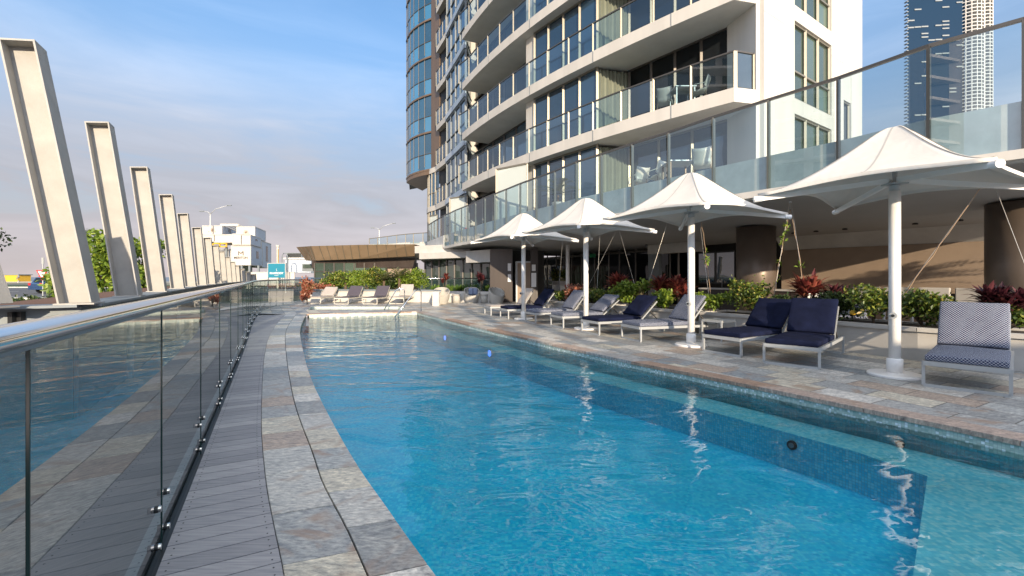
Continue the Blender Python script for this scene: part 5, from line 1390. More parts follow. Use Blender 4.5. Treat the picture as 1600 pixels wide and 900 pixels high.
def cycad(c, h, lab, seed, n=30, ll=1.0, mat='leaf_grey', nm='cycad', gr=None):
    rnd = random.Random(seed); t_ = thing(nm, tuple(c), lab, 'plant', gr); b_ = MB(); c = Vector(c); tp = c+Vector((0, 0, h))
    for i in range(n):
        a = rnd.uniform(0, 2*math.pi); e = rnd.uniform(.1, 1.25); d = Vector((math.cos(a)*math.cos(e), math.sin(a)*math.cos(e), math.sin(e))); L_ = ll*rnd.uniform(.75, 1.1)
        sd_ = d.cross(Vector((0, 0, 1))).normalized()
        for k in range(12):
            f = (k+2)/13; p = tp+d*L_*f-Vector((0, 0, .45*L_*f*f))
            for sg in (-1, 1): leaf(b_, p, sd_*sg+d*.7, .28*L_*(1-f*.6), .035, Vector((0, 0, 1)), .1)
    b_.build('fronds', mat, t_); m = MB(); m.tube([tuple(c), tuple(tp)], [.09, .07], 8); m.build('trunk', 'bark', t_)
cycad((P2(540, 26.6).x, 26.6, .58), .5, 'grey green cycad at the left end of the hedge above the left charcoal lounger', 1, 22, .8, gr='cycads in the hedge')
cycad((P2(624, 26.5).x, 26.5, .58), .75, 'large grey green cycad fanning above the upright grey lounger', 2, 34, 1.15, gr='cycads in the hedge')
cycad((P2(600, 26.5).x, 26.5, .58), .6, 'grey green cycad left of the large one', 3, 22, .9, gr='cycads in the hedge')
shrub((P2(480, 23.6).x, 23.6, 0), (.36, .4), 1.45, 1500, 'large rust red leaved bush at the far end of the curved glass fence', 'leaf_orange', .16, .08, seed=61, name='red_leaf_bush', cat='bush', sprigs=10)
cordyline((P2(694, 25.6).x, 25.6, .62), 1.15, 30, 'red cordyline behind the left wicker armchair', 'leaf_red', 62, 3, .4, .09)
cordyline((P2(752, 25.4).x, 25.4, .62), 1.2, 34, 'tall dark cordyline with red tips against the brown panelled wall', 'leaf_maroon', 63, 4, .4, .09)
def strap(c, lab, seed, n=70, ll=.6):
    rnd = random.Random(seed); t_ = thing('strap_leaf_plant', tuple(c), lab, 'plant', 'strap leaved plants in the white trough'); b_ = MB(); c = Vector(c)
    for i in range(n):
        a = rnd.uniform(0, 2*math.pi); e = rnd.uniform(.6, 1.45); d = Vector((math.cos(a)*math.cos(e), math.sin(a)*math.cos(e), math.sin(e)))
        leaf(b_, c+Vector((rnd.uniform(-.2, .2), rnd.uniform(-.15, .15), 0)), d, ll*rnd.uniform(.6, 1.1), .06, Vector((0, 0, 1)), .3, .35, 3)
    b_.build('leaves', 'leaf_strap', t_); m = MB(); m.tube([tuple(c), tuple(c+Vector((0, 0, .1)))], .06, 6); m.build('crown_base', 'leaf_dark', t_)
for i, (px, lab) in enumerate(((680, 'strap leaved plant left of the red cordyline'), (703, 'strap leaved plant right of the red cordyline'), (716, 'strap leaved plant above the wicker side table'), (728, 'strap leaved plant behind the middle wicker armchair'), (742, 'strap leaved plant at the foot of the tall dark cordyline'), (764, 'strap leaved plant next to the brown panelled wall'))):
    strap((P2(px, 25.5).x, 25.45, .62), lab, 80+i)
# glass screen behind the hedge
t_ = thing('far_glass_fence', (P2(500, 28.5).x, 28.5, 0), 'straight glass fence with a steel rail behind the hedge', 'fence')
a, c = P2(486, 28.6), P2(766, 27.2); m = MB(); m.tube([(a.x, a.y, 1.32), (c.x, c.y, 1.32)], .03, 10); m.build('handrail', 'steel', t_, smooth=True)
for k in range(8):
    p = a+(c-a)*(k+.02)/8; q = a+(c-a)*(k+.98)/8; m = MB(); m.quad((p.x, p.y, .02), (q.x, q.y, .02), (q.x, q.y, 1.29), (p.x, p.y, 1.29)); m.build('glass_panel', 'bal', t_)
# wicker pod chairs
def pod_chair():
    t_ = thing('wicker_armchair', (0, 0, 0), 'x', 'armchair', 'round wicker armchairs by the trough', world=False)
    NT = 40; NV = 14
    def rim(th): # opening towards -y
        f = (1+math.cos(th-math.pi*1.5))/2; return .86-.46*f**1.4
    def rad(z): return .30+.13*math.sin(min(1, z/.86)*math.pi*.78)
    m = MB()
    for sgn, off in ((1, 0), (-1, .045)):
        k0 = len(m.v)
        for i in range(NV+1):
            for k in range(NT):
                th = 2*math.pi*k/NT; z0 = 0 if sgn == 1 else .30; z = z0+(rim(th)-z0)*i/NV; r_ = rad(z)-off
                m.v.append((r_*math.cos(th), r_*math.sin(th), z))
        for i in range(NV):
            for k in range(NT):
                a = k0+i*NT+k; b_ = k0+i*NT+(k+1) % NT; q = [a, b_, b_+NT, a+NT]; m.f.append(q if sgn == 1 else q[::-1]); m.uv.append(None)
    n1 = (NV+1)*NT
    for k in range(NT):
        a = NV*NT+k; b_ = NV*NT+(k+1) % NT; m.f.append([a, b_, b_+n1, a+n1]); m.uv.append(None)
    m.build('shell', 'wicker', t_, smooth=True)
    m = MB(); m.lathe([(.33, .30), (.355, .34), (.34, .40), (.05, .41)], seg=28); m.build('seat_cushion', 'wicker', t_, smooth=True); return t_
pc = pod_chair(); pc.location = G(690, 474.5); pc.scale = (1, 1, 1); pc['label'] = 'round wicker armchair on the left, next to the end of the low planter wall'; pc.rotation_euler = (0, 0, R(8))
pc2 = dup(pc, G(737, 473.5), R(10), 'round wicker armchair in the middle, with a slate blue cushion')
pc3 = dup(pc, G(776, 474.6), R(30), 'round wicker armchair on the right, against the brown panelled wall')
p = G(739, 473.5); o = thing('throw_cushion', (p.x, p.y+.10, .62), 'slate blue cushion on the middle wicker armchair', 'cushion', world=False); m = MB(); m.box((0, 0, 0), (.5, .2, .36)); m.build('cover', 'blue_cush', o, bevel=.07)
m = MB(); m.box((0, -.105, 0), (.03, .02, .36)); m.build('stripe', 'navy', o)
for px, lab in ((713, 'round wicker side table between the left and middle armchairs'), (757, 'round wicker side table between the middle and right armchairs')):
    p = G(px, 473.5); t_ = thing('wicker_side_table', tuple(p), lab, 'side table', 'round wicker side tables', world=False); m = MB(); m.lathe([(.22, 0), (.20, .2), (.21, .44)], seg=28); m.build('drum', 'wicker', t_, smooth=True); m = MB(); m.lathe([(.235, .442), (.235, .47), (.22, .475)], seg=28); m.build('table_top', 'wicker', t_)
# pool handrails
def grab(px_top, deckpx, waterpx, lab):
    p = G(*deckpx); q = G(waterpx[0], waterpx[1], WZ); ph = .88; t_ = thing('pool_handrail', tuple(p), lab, 'handrail', 'steel handrails at the pool steps')
    d = (q-p); d.z = 0; dl_ = d.length; d.normalize(); m = MB(); P_ = [p+Vector((0, 0, 0)), p+Vector((0, 0, ph-.12))]
    for k in range(1, 6): a = math.pi/2*k/6; P_.append(p+d*(.14*(1-math.cos(a)))+Vector((0, 0, ph-.12+.12*math.sin(a))))
    P_.append(p+d*.24+Vector((0, 0, ph))); P_.append(p+d*.36+Vector((0, 0, ph-.06))); P_.append(Vector((q.x, q.y, WZ-.1))); m.tube(P_, .021, 12); m.build('rail', 'steel', t_, smooth=True)
    m = MB(); m.lathe([(.045, 0), (.045, .012), (.025, .02)], tuple(p), 18); m.build('flange', 'steel', t_)
grab(0, (658, 486.5), (614, 495), 'steel pool handrail on the right of the steps')
grab(0, (632, 481.5), (597, 486), 'steel pool handrail on the left, in front of the upright grey lounger')
pl_ = G(770, 547, WZ-.3)
for px, py, lab in ((768, 547, 'blue glowing underwater light on the right side of the pool'), (698, 520, 'fainter violet underwater light near the far end of the pool')):
    c = raypt([Vector(p) for p in deepR], px); t_ = thing('pool_light', (c.x-.03, c.y-.03, LEDGE-.10), lab, 'light', world=False); t_.rotation_euler = (R(90), 0, R(-60))
    m = MB(); m.lathe([(.10, 0), (.10, .02)], seg=20); m.build('housing', 'steel', t_); m = MB(); m.lathe([(.075, .021), (.07, .03)], seg=20)
    if 'light_blue' not in M_:
        mm_, tt_, bb_ = nmat('blue_lamp'); bb_.inputs['Emission Color'].default_value = (.05, .18, 1, 1); bb_.inputs['Emission Strength'].default_value = 1.6; M_['light_blue'] = mm_
    m.build('lens', 'light_blue', t_)

# ================================================================== TERRACE FURNITURE
def mesh_chair(loc, rz, lab, light=True, group='woven chairs on the terrace'):
    t_ = thing('outdoor_chair', loc, lab, 'chair', group, world=False); t_.rotation_euler = (0, 0, rz); ma = 'frame_warm' if light else 'wicker'
    m = MB(); NX, NY = 8, 10
    for j in range(NY+1):
        f = j/NY
        if f < .5: y = -.24+f*2*.46; z = .44-.03*math.sin(f*2*math.pi)
        else: y = .22+(f-.5)*2*.14; z = .44+(f-.5)*2*.42
        for i in range(NX+1):
            x = (i/NX-.5); m.v.append((x*.5, y-.10*(abs(x)*2)**2*(1 if f > .5 else 0), z+.06*(abs(x)*2)**2*(1 if f > .25 else 0)))
    for j in range(NY):
        for i in range(NX): a = j*(NX+1)+i; m.f.append([a, a+1, a+NX+2, a+NX+1]); m.uv.append(None)
    o = m.build('seat_shell', ma, t_, smooth=True); sm = o.modifiers.new('solid', 'SOLIDIFY'); sm.thickness = .012
    for x in (-.22, .22):
        for y in (-.2, .2): m = MB(); m.tube([(x*1.1, y*1.15, 0), (x, y, .43)], .012, 8); m.build('leg', 'bronze', t_)
        m = MB(); m.tube([(x*1.15, -.2, .43), (x*1.2, -.15, .62), (x*1.2, .22, .66)], .012, 8); m.build('armrest', ma, t_, smooth=True)
def terr(px, d, z=FZ+.0):
    c = raypt(offset(mid_ext, -d), px); return (c.x, c.y, z)
# upstand hides seats below its rim; terrace finish level is slightly raised
for px, d, rz, lab in ((998, 1.1, 200, 'leftmost woven chair on the terrace, seen through the glass'), (1026, 1.0, 215, 'second woven chair on the terrace, facing the leftmost one'), (1098, .9, 150, 'woven chair on the terrace just above the second parasol')):
    mesh_chair(terr(px, d, FZ+.02), R(rz), lab)
c = terr(1060, 1.0, FZ+.02); t_ = thing('terrace_table', c, 'low terrace table between the woven chairs, seen through the glass', 'table', world=False); m = MB(); m.box((0, 0, .72), (.8, .8, .03)); m.build('table_top', 'frame', t_)
for x in (-.34, .34):
    for y in (-.34, .34): m = MB(); m.box((x, y, .35), (.04, .04, .7)); m.build('leg', 'bronze', t_)
# balcony set on the first tower balcony
def balc(px, d, k=2):
    c = raypt(infp(d), px); return (c.x, c.y, fz(k)-.02)
mesh_chair(balc(1040, .75), R(150), 'pale woven chair on the first floor balcony, left of its table', False, 'chairs on the balcony')
mesh_chair(balc(1092, .7), R(250), 'pale woven chair on the first floor balcony, right of its table', False, 'chairs on the balcony')
c = balc(1066, .75); t_ = thing('balcony_table', c, 'square table on the first floor balcony between two chairs', 'table', world=False); m = MB(); m.box((0, 0, .72), (.7, .7, .03)); m.build('table_top', 'frame', t_)
for x in (-.3, .3):
    for y in (-.3, .3): m = MB(); m.box((x, y, .35), (.035, .035, .7)); m.build('leg', 'frame', t_)
# palm on the terrace
c = terr(872, 1.0, FZ); t_ = thing('potted_palm', c, 'feathery potted palm on the terrace behind the farthest parasol', 'plant')
rnd = random.Random(4); b_ = MB(); cc = Vector(c)+Vector((0, 0, .75))
for i in range(20):
    a = rnd.uniform(0, 6.28); e = rnd.uniform(.5, 1.4); d = Vector((math.cos(a)*math.cos(e), math.sin(a)*math.cos(e), math.sin(e))); sd_ = d.cross(Vector((0, 0, 1))).normalized()
    for k in range(14):
        f = (k+2)/15; p = cc+d*1.25*f-Vector((0, 0, .6*f*f))
        for sg in (-1, 1): leaf(b_, p, sd_*sg+d*.8-Vector((0, 0, .3)), .30*(1-f*.5), .028, Vector((0, 0, 1)), .1)
b_.build('fronds', 'leaf_grey', t_); m = MB(); m.lathe([(.2, 0), (.26, .45)], c, 20); m.build('pot', 'white', t_); m = MB(); m.tube([Vector(c)+Vector((0, 0, .4)), cc], .04, 6); m.build('trunk', 'bark', t_)
for px, d, mt, lab in ((736, 1.0, 'red', 'red cushion on the far part of the terrace'), (722, 1.4, 'signwhite', 'white cushion on the far part of the terrace')):
    c = terr(px, d, FZ+.25); t_ = thing('terrace_cushion', c, lab, 'cushion', world=False); m = MB(); m.box((0, 0, 0), (.7, .5, .22)); m.build('cover', mt, t_, bevel=.05); m = MB(); m.box((0, 0, .112), (.6, .4, .004)); m.build('piping', mt, t_)

# ================================================================== FAR LEFT: restaurant pavilion
RY = 36.0
rA, rB = P2(463, 42), P2(649, 34)
t_ = thing('bronze_roofed_pavilion', (rA.x, rA.y, 0), 'low pavilion with a sloping bronze metal roof edge and tall windows behind the hedge', 'building')
rt = [(P2(463, 41), 386), (P2(487, 38.6), 384.5), (P2(560, 37), 382.5), (P2(648, 35.6), 381.5)]
rb_ = [(P2(478, 42), 407), (P2(494, 39.6), 407), (P2(560, 38.2), 404.5), (P2(648, 36.9), 400)]
m = MB(); sm_ = MB()
def ht(p, y): return H-(y-HZ)/F*p.y
T3 = [Vector((p.x, p.y, ht(p, y))) for p, y in rt]; B3 = [Vector((p.x, p.y, ht(p, y))) for p, y in rb_]
for a, b2, c, d in zip(T3[:-1], T3[1:], B3[1:], B3[:-1]): m.quad(d, c, b2, a)
for a, b2 in zip(T3[:-1], T3[1:]): m.quad(a, b2, b2+Vector((0, 8, .1)), a+Vector((0, 8, .1)))
for a, b2 in zip(B3[:-1], B3[1:]): m.quad(a, b2, b2+Vector((0, 8, .0)), a+Vector((0, 8, 0)))
m.quad(B3[0], T3[0], T3[0]+Vector((1, 8, 0)), B3[0]+Vector((1, 8, 0)))
rf = m.build('roof', 'bronze_roof', t_)
def lerp_seq(L_, f):
    n_ = len(L_)-1; i_ = min(int(f*n_), n_-1); return L_[i_].lerp(L_[i_+1], f*n_-i_)
xs = [.17+.83*k/15 for k in range(15)]
for f in [.08, .2, .3]+[.333+.0555*k for k in range(1, 12)]:
    a, b2 = lerp_seq(T3, f), lerp_seq(B3, min(1, f+.012)); off_ = Vector((0, -.04, 0)); sm_ = MB(); sm_.bar(a+off_, b2+off_, .05, .05); sm_.build('standing_seam', 'alu', rf)
g0_, g1_ = P2(492, 40.2), P2(602, 38.9); zt = 2.62
m = MB(); fr = MB(); nW = 7
for k in range(nW):
    a = g0_+(g1_-g0_)*k/nW; c = g0_+(g1_-g0_)*(k+1)/nW; m.quad((a.x, a.y, .1), (c.x, c.y, .1), (c.x, c.y, zt), (a.x, a.y, zt)); fr.bar((a.x, a.y-.05, 0), (a.x, a.y-.05, zt), .14 if k in (2, 5) else .08, .1)
fr.bar((g0_.x, g0_.y-.05, 1.9), (g1_.x, g1_.y-.05, 1.9), .06, .06)
o = m.build('window', 'win_green', t_); fr.build('window_frame', 'alu_dark', o)
m = MB(); m.wall(g0_+Vector((-.3, .3)), P2(650, 38.4), .3, 2.2, 3.0); m.wall(g1_+Vector((0, .2)), P2(652, 38.4), .3, 0, 2.6); m.build('wall', 'brown_dark', t_)
m = MB(); m.wall(P2(606, 38.4), P2(644, 38.1), .06, 1.0, 2.1); m.build('wall_panel', 'brown', t_)
# upper terrace rail above the pavilion
t_ = thing('rooftop_balustrade', (P2(620, 44).x, 44, 4.2), 'curved glass balustrade on the roof behind the bronze roofed pavilion', 'balustrade')
cr_ = [(577, 373, 381), (590, 371.5, 381.5), (605, 369.5, 381), (620, 367.5, 380.5), (634, 366, 380.5), (646, 365, 380.5), (661, 364, 380.5), (672, 363.5, 380)]
P_ = [(P2(x, 44-1.0*i*.5), yt, yb) for i, (x, yt, yb) in enumerate(cr_)]
m = MB(); g_ = MB()
for (p, yt, yb), (q, yt2, yb2) in zip(P_[:-1], P_[1:]):
    a, c = Vector((p.x, p.y, ht(p, yt))), Vector((q.x, q.y, ht(q, yt2))); m.bar(a, c, .08, .06); m.bar(a, (a.x, a.y, ht(p, yb)), .06, .06); g_.quad((a.x, a.y, ht(p, yb)), (c.x, c.y, ht(q, yb2)), c, a)
m.build('rail', 'alu', t_); g_.build('glass_panel', 'bal', t_)
m = MB(); m.prism([tuple(P2(577, 44.2)), tuple(P2(672, 40.6)), tuple(P2(690, 50)), tuple(P2(590, 56))], 3.7, ht(P_[0][0], 381.5)); m.build('roof_slab', 'concrete', t_)
# blue-grey sheds behind the sign
t_ = thing('blue_shed', (P2(462, 62).x, 62, 0), 'pale blue shed with a dark louvred box on its roof behind the pavilion', 'shed')
def fbox(m_, x0, x1, y0, y1, Y, dep): 
    a, c = P2(x0, Y), P2(x1, Y); zt_, zb_ = Pd(x0, y0, Y).z, Pd(x0, y1, Y).z; m_.box(((a.x+c.x)/2, Y+dep/2, (zt_+zb_)/2), (c.x-a.x, dep, zt_-zb_))
m = MB(); fbox(m, 445.5, 486, 405, 426, 62, 6); m.build('wall', 'cabin_side', t_)
m = MB(); fbox(m, 443, 490, 402.5, 405, 61.8, 6.4); m.build('roof', 'concrete', t_)
m = MB(); fbox(m, 447.5, 471, 395, 402.4, 62, 4); o = m.build('plant_box', 'steel_beam', t_)
m = MB(); 
for k in range(5): fbox(m, 449, 470, 396+k*1.25, 396.7+k*1.25, 61.9, .08)
m.build('louvre', 'black', o)
t_ = thing('site_hoarding', (P2(430, 58).x, 58, 0), 'long low white hoarding wall under the teal sign', 'wall'); m = MB(); fbox(m, 392, 460, 425.5, 446, 58, .2); m.build('panel', 'cabin', t_); m = MB(); fbox(m, 392, 460, 425, 426, 57.95, .3); m.build('capping', 'white', t_)
t_ = thing('grey_kiosk', (P2(476, 46).x, 46, 0), 'small grey kiosk front left of the bronze roofed pavilion', 'kiosk'); m = MB(); fbox(m, 472, 489, 412, 424, 46, 1.5); m.build('wall', 'steel_beam', t_); m = MB(); fbox(m, 473.5, 488, 413.5, 419, 45.9, .08); m.build('window', 'win_green', t_)
# slim yellow and white vent stack
c = P2(434, 57); t_ = thing('vent_pipe', (c.x, c.y, 0), 'tall cream and yellow vent pipe left of the blue shed', 'pipe'); zt = Pd(434, 383, 57).z; m = MB(); m.tube([(c.x, c.y, 0), (c.x, c.y, zt-.3)], .13, 12); m.build('pipe', 'frame_warm', t_); m = MB(); m.lathe([(.14, zt-.35), (.22, zt-.1), (.22, zt)], (c.x, c.y, 0), 14); m.build('cowl', 'white', t_); m = MB(); m.bar((c.x+.1, c.y-.12, 1.2), (c.x+.1, c.y-.12, zt-.5), .1, .06); m.build('ladder_guard', 'yellow', t_)
c = P2(441, 57); t_ = thing('bent_pipe', (c.x, c.y, 0), 'bent grey pipe curving over beside the vent pipe', 'pipe'); z1 = Pd(441, 396, 57).z; m = MB(); m.tube([(c.x, c.y, 0), (c.x, c.y, z1-.3), (c.x+.15, c.y, z1), (c.x+.5, c.y, z1), (c.x+.7, c.y, z1-.4), (c.x+.7, c.y, .5)], .06, 8); m.build('pipe', 'steel_beam', t_, smooth=True); m = MB(); m.lathe([(.16, 0), (.16, .1)], (c.x, c.y, 0), 12); m.build('flange', 'steel_beam', t_)
# text helper
def text(s_, size, loc, rot, mat, parent, name='lettering', bold=0, depth=.004, sx_=1.0):
    cu = bpy.data.curves.new(name, 'FONT'); cu.body = s_; cu.size = size; cu.align_x = 'CENTER'; cu.align_y = 'CENTER'; cu.extrude = depth; cu.offset = bold
    ob = bpy.data.objects.new(name, cu); COL.objects.link(ob); bpy.context.view_layer.update()
    dg = bpy.context.evaluated_depsgraph_get(); me = bpy.data.meshes.new_from_object(ob.evaluated_get(dg)); COL.objects.unlink(ob); bpy.data.objects.remove(ob)
    o_ = bpy.data.objects.new(name, me); COL.objects.link(o_); me.materials.clear(); me.materials.append(M_[mat]); o_.parent = parent
    po_ = Vector(parent.get('_o', (0, 0, 0))) if parent is not None else Vector()
    o_.location = Vector(loc)-po_; o_.rotation_euler = rot; o_.scale = (sx_, 1, 1); return o_
# teal sign
Y = 40.0; a, c = Pd(419.5, 412, Y), Pd(446, 434, Y)
t_ = thing('shop_sign', ((a.x+c.x)/2, Y, 0), 'teal square sign with white lettering standing above the glass fence', 'sign')
m = MB(); m.box(((a.x+c.x)/2, Y, (a.z+c.z)/2), (c.x-a.x, .12, a.z-c.z)); m.build('sign_face', 'teal', t_)
m = MB(); 
for x in (a.x-.03, c.x+.03): m.box((x, Y, a.z/2), (.07, .14, a.z))
m.box(((a.x+c.x)/2, Y, a.z+.03), (c.x-a.x+.13, .14, .06)); m.build('frame', 'frame', t_)
mx_ = (a.x+c.x)/2; text('RHAPSODY', .235, (mx_, Y-.075, Pd(0, 427, Y).z), (R(90), 0, 0), 'signwhite', t_, bold=.006); text('RESORT', .10, (mx_, Y-.075, Pd(0, 430.4, Y).z), (R(90), 0, 0), 'signwhite', t_); text('S', .30, (mx_, Y-.075, Pd(0, 422, Y).z), (R(90), 0, 0), 'signwhite', t_, name='emblem', sx_=.55)
# stacked site cabins
def cabin(x0, x1, y0, y1, Y, dep, lab, side=None, txt=None, emb=False, mat='cabin'):
    a, c = Pd(x0, y0, Y), Pd(x1, y1, Y); t_ = thing('site_cabin', (a.x, Y, c.z), lab, 'site cabin', 'white site cabins stacked by the road')
    d = Vector((-.30, 1, 0))*dep      # sides recede to the right as in the stack's setting
    b_ = MB(); z0, z1 = c.z, a.z
    F_ = [Vector((a.x, Y, 0)), Vector((c.x, Y, 0)), Vector((c.x, Y, 0))+d, Vector((a.x, Y, 0))+d]
    b_.prism([p.xy for p in F_], z0+.02, z1-.02); b_.build('body', mat, t_)
    fr = MB()
    for p in F_: fr.box((p.x, p.y, (z0+z1)/2), (.12, .12, z1-z0))
    for z in (z0+.06, z1-.06):
        for p, q in zip(F_, F_[1:]+F_[:1]): fr.bar((p.x, p.y, z), (q.x, q.y, z), .13, .12)
    fr.build('corner_frame', 'white', t_)
    sd_ = MB(); p, q = F_[1]+Vector((.04, 0, 0)), F_[2]+Vector((.04, 0, 0)); pp_ = p.lerp(q, .02); qq_ = p.lerp(q, .98)
    sd_.quad((pp_.x, pp_.y, z0+.12), (qq_.x, qq_.y, z0+.12), (qq_.x, qq_.y, z1-.12), (pp_.x, pp_.y, z1-.12)); sd_.build('side_panel', 'cabin_side', t_)
    w_ = MB(); pa_, pb_ = p.lerp(q, .45)+Vector((.03, 0, 0)), p.lerp(q, .65)+Vector((.03, 0, 0)); w_.quad((pa_.x, pa_.y, z0+1.0), (pb_.x, pb_.y, z0+1.0), (pb_.x, pb_.y, z1-.6), (pa_.x, pa_.y, z1-.6)); w_.build('window', 'win_dark', t_)
    return t_, (a.x+c.x)/2, z0, z1
CY = 60.0
t_, cx, z0, z1 = cabin(362, 391.5, 383.5, 414.5, CY, 6, 'large lettered cabin at the bottom right of the stack')
text('MERITON', .42, (cx, CY-.09, z0+(z1-z0)*.38), (R(90), 0, 0), 'ink', t_, bold=.006)
m = MB(); zc = z0+(z1-z0)*.60; w_ = .30; hgt = .52; th_ = .09
for p, q in (((cx-w_, zc-hgt/2), (cx-w_, zc+hgt/2)), ((cx-w_, zc+hgt/2), (cx, zc-.02)), ((cx, zc-.02), (cx+w_, zc+hgt/2)), ((cx+w_, zc+hgt/2), (cx+w_, zc-hgt/2))): m.bar((p[0], CY-.09, p[1]), (q[0], CY-.09, q[1]), .02, th_, up=(0, 0, 1) if p[0] != q[0] else (1, 0, 0))
m.build('emblem', 'ink', t_)
cabin(364, 377.2, 365, 382.5, CY-.3, 5, 'cream cabin above the lettered one, left half')
cabin(377.6, 391, 366.5, 382.5, CY-.3, 5.4, 'cream cabin above the lettered one, right half')
for (x0, x1, y0, y1, yy, lab) in ((370.5, 398, 354, 372, 63, 'top right white cabin with a faded orange emblem'), (317, 346.5, 352.5, 366, 63, 'top left white cabin with a faded orange emblem')):
    t_, cx, z0, z1 = cabin(x0, x1, y0, y1, yy, 6, lab)
    m = MB(); zc = z0+(z1-z0)*.58
    for k in range(7):
        a = R(20+k*23); m.bar((cx, yy-.08, zc-.25), (cx+math.cos(a)*.5, yy-.08, zc-.25+math.sin(a)*.5), .02, .05, up=(0, 1, 0))
    m.bar((cx-.6, yy-.08, zc-.36), (cx+.6, yy-.08, zc-.36), .02, .06); m.build('emblem', 'stick', t_)
cabin(318, 335, 366.2, 377.5, CY, 5, 'small white cabin under the top left one'); cabin(335.4, 363, 366.2, 379, CY, 5, 'long white cabin left of the cream pair'); cabin(392, 408, 376, 418, 66, 6, 'blue grey cabin tower behind the lettered one', mat='cabin_side')
t_ = thing('scaffold_frame', (P2(345, CY-.6).x, CY-.6, 0), 'yellow steel frame below the small white cabins', 'scaffold'); m = MB()
for y in (380.5, 385.5):
    a, c = Pd(333, y, CY-.6), Pd(354, y, CY-.6); m.bar(a, c, .14, .14)
for x in (333, 343.5, 354): a, c = Pd(x, 380.5, CY-.6), Pd(x, 386, CY-.6); m.bar(a, c, .14, .14)
m.build('frame', 'yellow', t_); m = MB()
for x in (318, 333, 354, 366, 378, 390, 404):
    a = Pd(x, 386 if x < 360 else 415, CY); m.bar(a, (a.x, a.y, 0), .22, .22)
m.build('support_leg', 'steel_beam', t_); m = MB(); fbox(m, 333, 361, 389, 440, CY+1, 5); m.build('stair_core', 'concrete', t_)
t_ = thing('roof_frame', (P2(358, 64).x, 64, 0), 'open steel roof frame between the two top cabins', 'roof frame'); m = MB()
a, c = Pd(345, 351.5, 64), Pd(373, 351.5, 64); m.bar(a, c, .3, .3); m.bar(a+Vector((0, 6, -.8)), c+Vector((0, 6, -.8)), .3, .3)
for k in range(5): p = a.lerp(c, k/4); m.bar(p, p+Vector((0, 6, -.8)), .12, .12)
m.build('rafter', 'frame_warm', t_); m = MB(); q = a+Vector((0, 6, -.9)); m.quad((q.x, q.y, Pd(0, 366, 64).z), (c.x, q.y, Pd(0, 366, 64).z), (c.x, q.y, q.z), (q.x, q.y, q.z)); m.build('back_panel', 'brown', t_)
for x in (346, 372): m = MB(); p = Pd(x, 366, 64); m.bar(p, (p.x, p.y, a.z), .15, .15); m.build('post', 'orange', t_)
# street lamps
def street_lamp(px, ytop, Y, lab, arm=1.6):
    c = P2(px, Y); zt = Pd(px, ytop, Y).z; t_ = thing('street_lamp', (c.x, c.y, 0), lab, 'street lamp', 'double armed street lamps'); m = MB(); m.tube([(c.x, c.y, 0), (c.x, c.y, zt*.9)], [.11, .06], 10); m.build('pole', 'frame', t_)
    for sg, up_, L_ in ((-1, .1, arm*.6), (1, .9, arm*1.5)):
        m = MB(); m.tube([(c.x, c.y, zt*.9), (c.x+sg*L_*.3, c.y, zt*.9+.5*up_+.25), (c.x+sg*L_, c.y, zt*.9+up_+.3)], [.05, .045, .04], 8); ar = m.build('arm', 'frame', t_, smooth=True)
        m = MB(); m.box((c.x+sg*(L_+.2), c.y, zt*.9+up_+.30), (.6, .25, .12)); m.build('lamp_head', 'steel_beam', ar, bevel=.03)
street_lamp(328.5, 322, 62, 'double armed street lamp rising behind the stack of site cabins'); street_lamp(592.5, 350, 80, 'double armed street lamp far behind the bronze roofed pavilion')

# ================================================================== STREET, left between the posts
c = P2(67, 30); t_ = thing('give_way_sign', (c.x, c.y, 0), 'triangular red and white give way sign on a thin pole by the road', 'road sign')
zc = Pd(67, 427.5, 30).z; m = MB(); m.tube([(c.x, c.y, 0), (c.x, c.y, zc+.65)], .03, 10); m.build('pole', 'frame', t_)
def tri(m_, s_, y, z, d_): 
    v = [(c.x-s_, y, z+s_*.58), (c.x+s_, y, z+s_*.58), (c.x, y, z-s_*1.15)]; m_.add(v+[(p[0], p[1]+d_, p[2]) for p in v], [(2, 1, 0), (3, 4, 5), (0, 1, 4, 3), (1, 2, 5, 4), (2, 0, 3, 5)])
m = MB(); tri(m, .40, c.y-.06, zc, .02); o = m.build('sign_plate', 'red', t_); m = MB(); tri(m, .27, c.y-.075, zc+.01, .01); m.build('sign_field', 'signwhite', o)
text('GIVE', .13, (c.x, c.y-.078, zc+.08), (R(90), 0, 0), 'ink', o); text('WAY', .12, (c.x, c.y-.078, zc-.04), (R(90), 0, 0), 'ink', o)
m = MB(); m.box((c.x, c.y, zc+.85), (.14, .05, .4)); m.build('top_plate', 'frame', t_)
c = P2(84, 24); t_ = thing('orange_bollard', (c.x, c.y, 0), 'orange and white striped flexible bollard behind the ring beam', 'bollard', world=False); m = MB(); m.tube([(0, 0, 0), (0, 0, .9)], .055, 14); m.build('tube', 'orange', t_); m = MB(); m.tube([(0, 0, .52), (0, 0, .70)], .058, 14); m.build('reflective_band', 'signwhite', t_); m = MB(); m.lathe([(.12, 0), (.12, .04)], seg=16); m.build('base', 'black', t_)
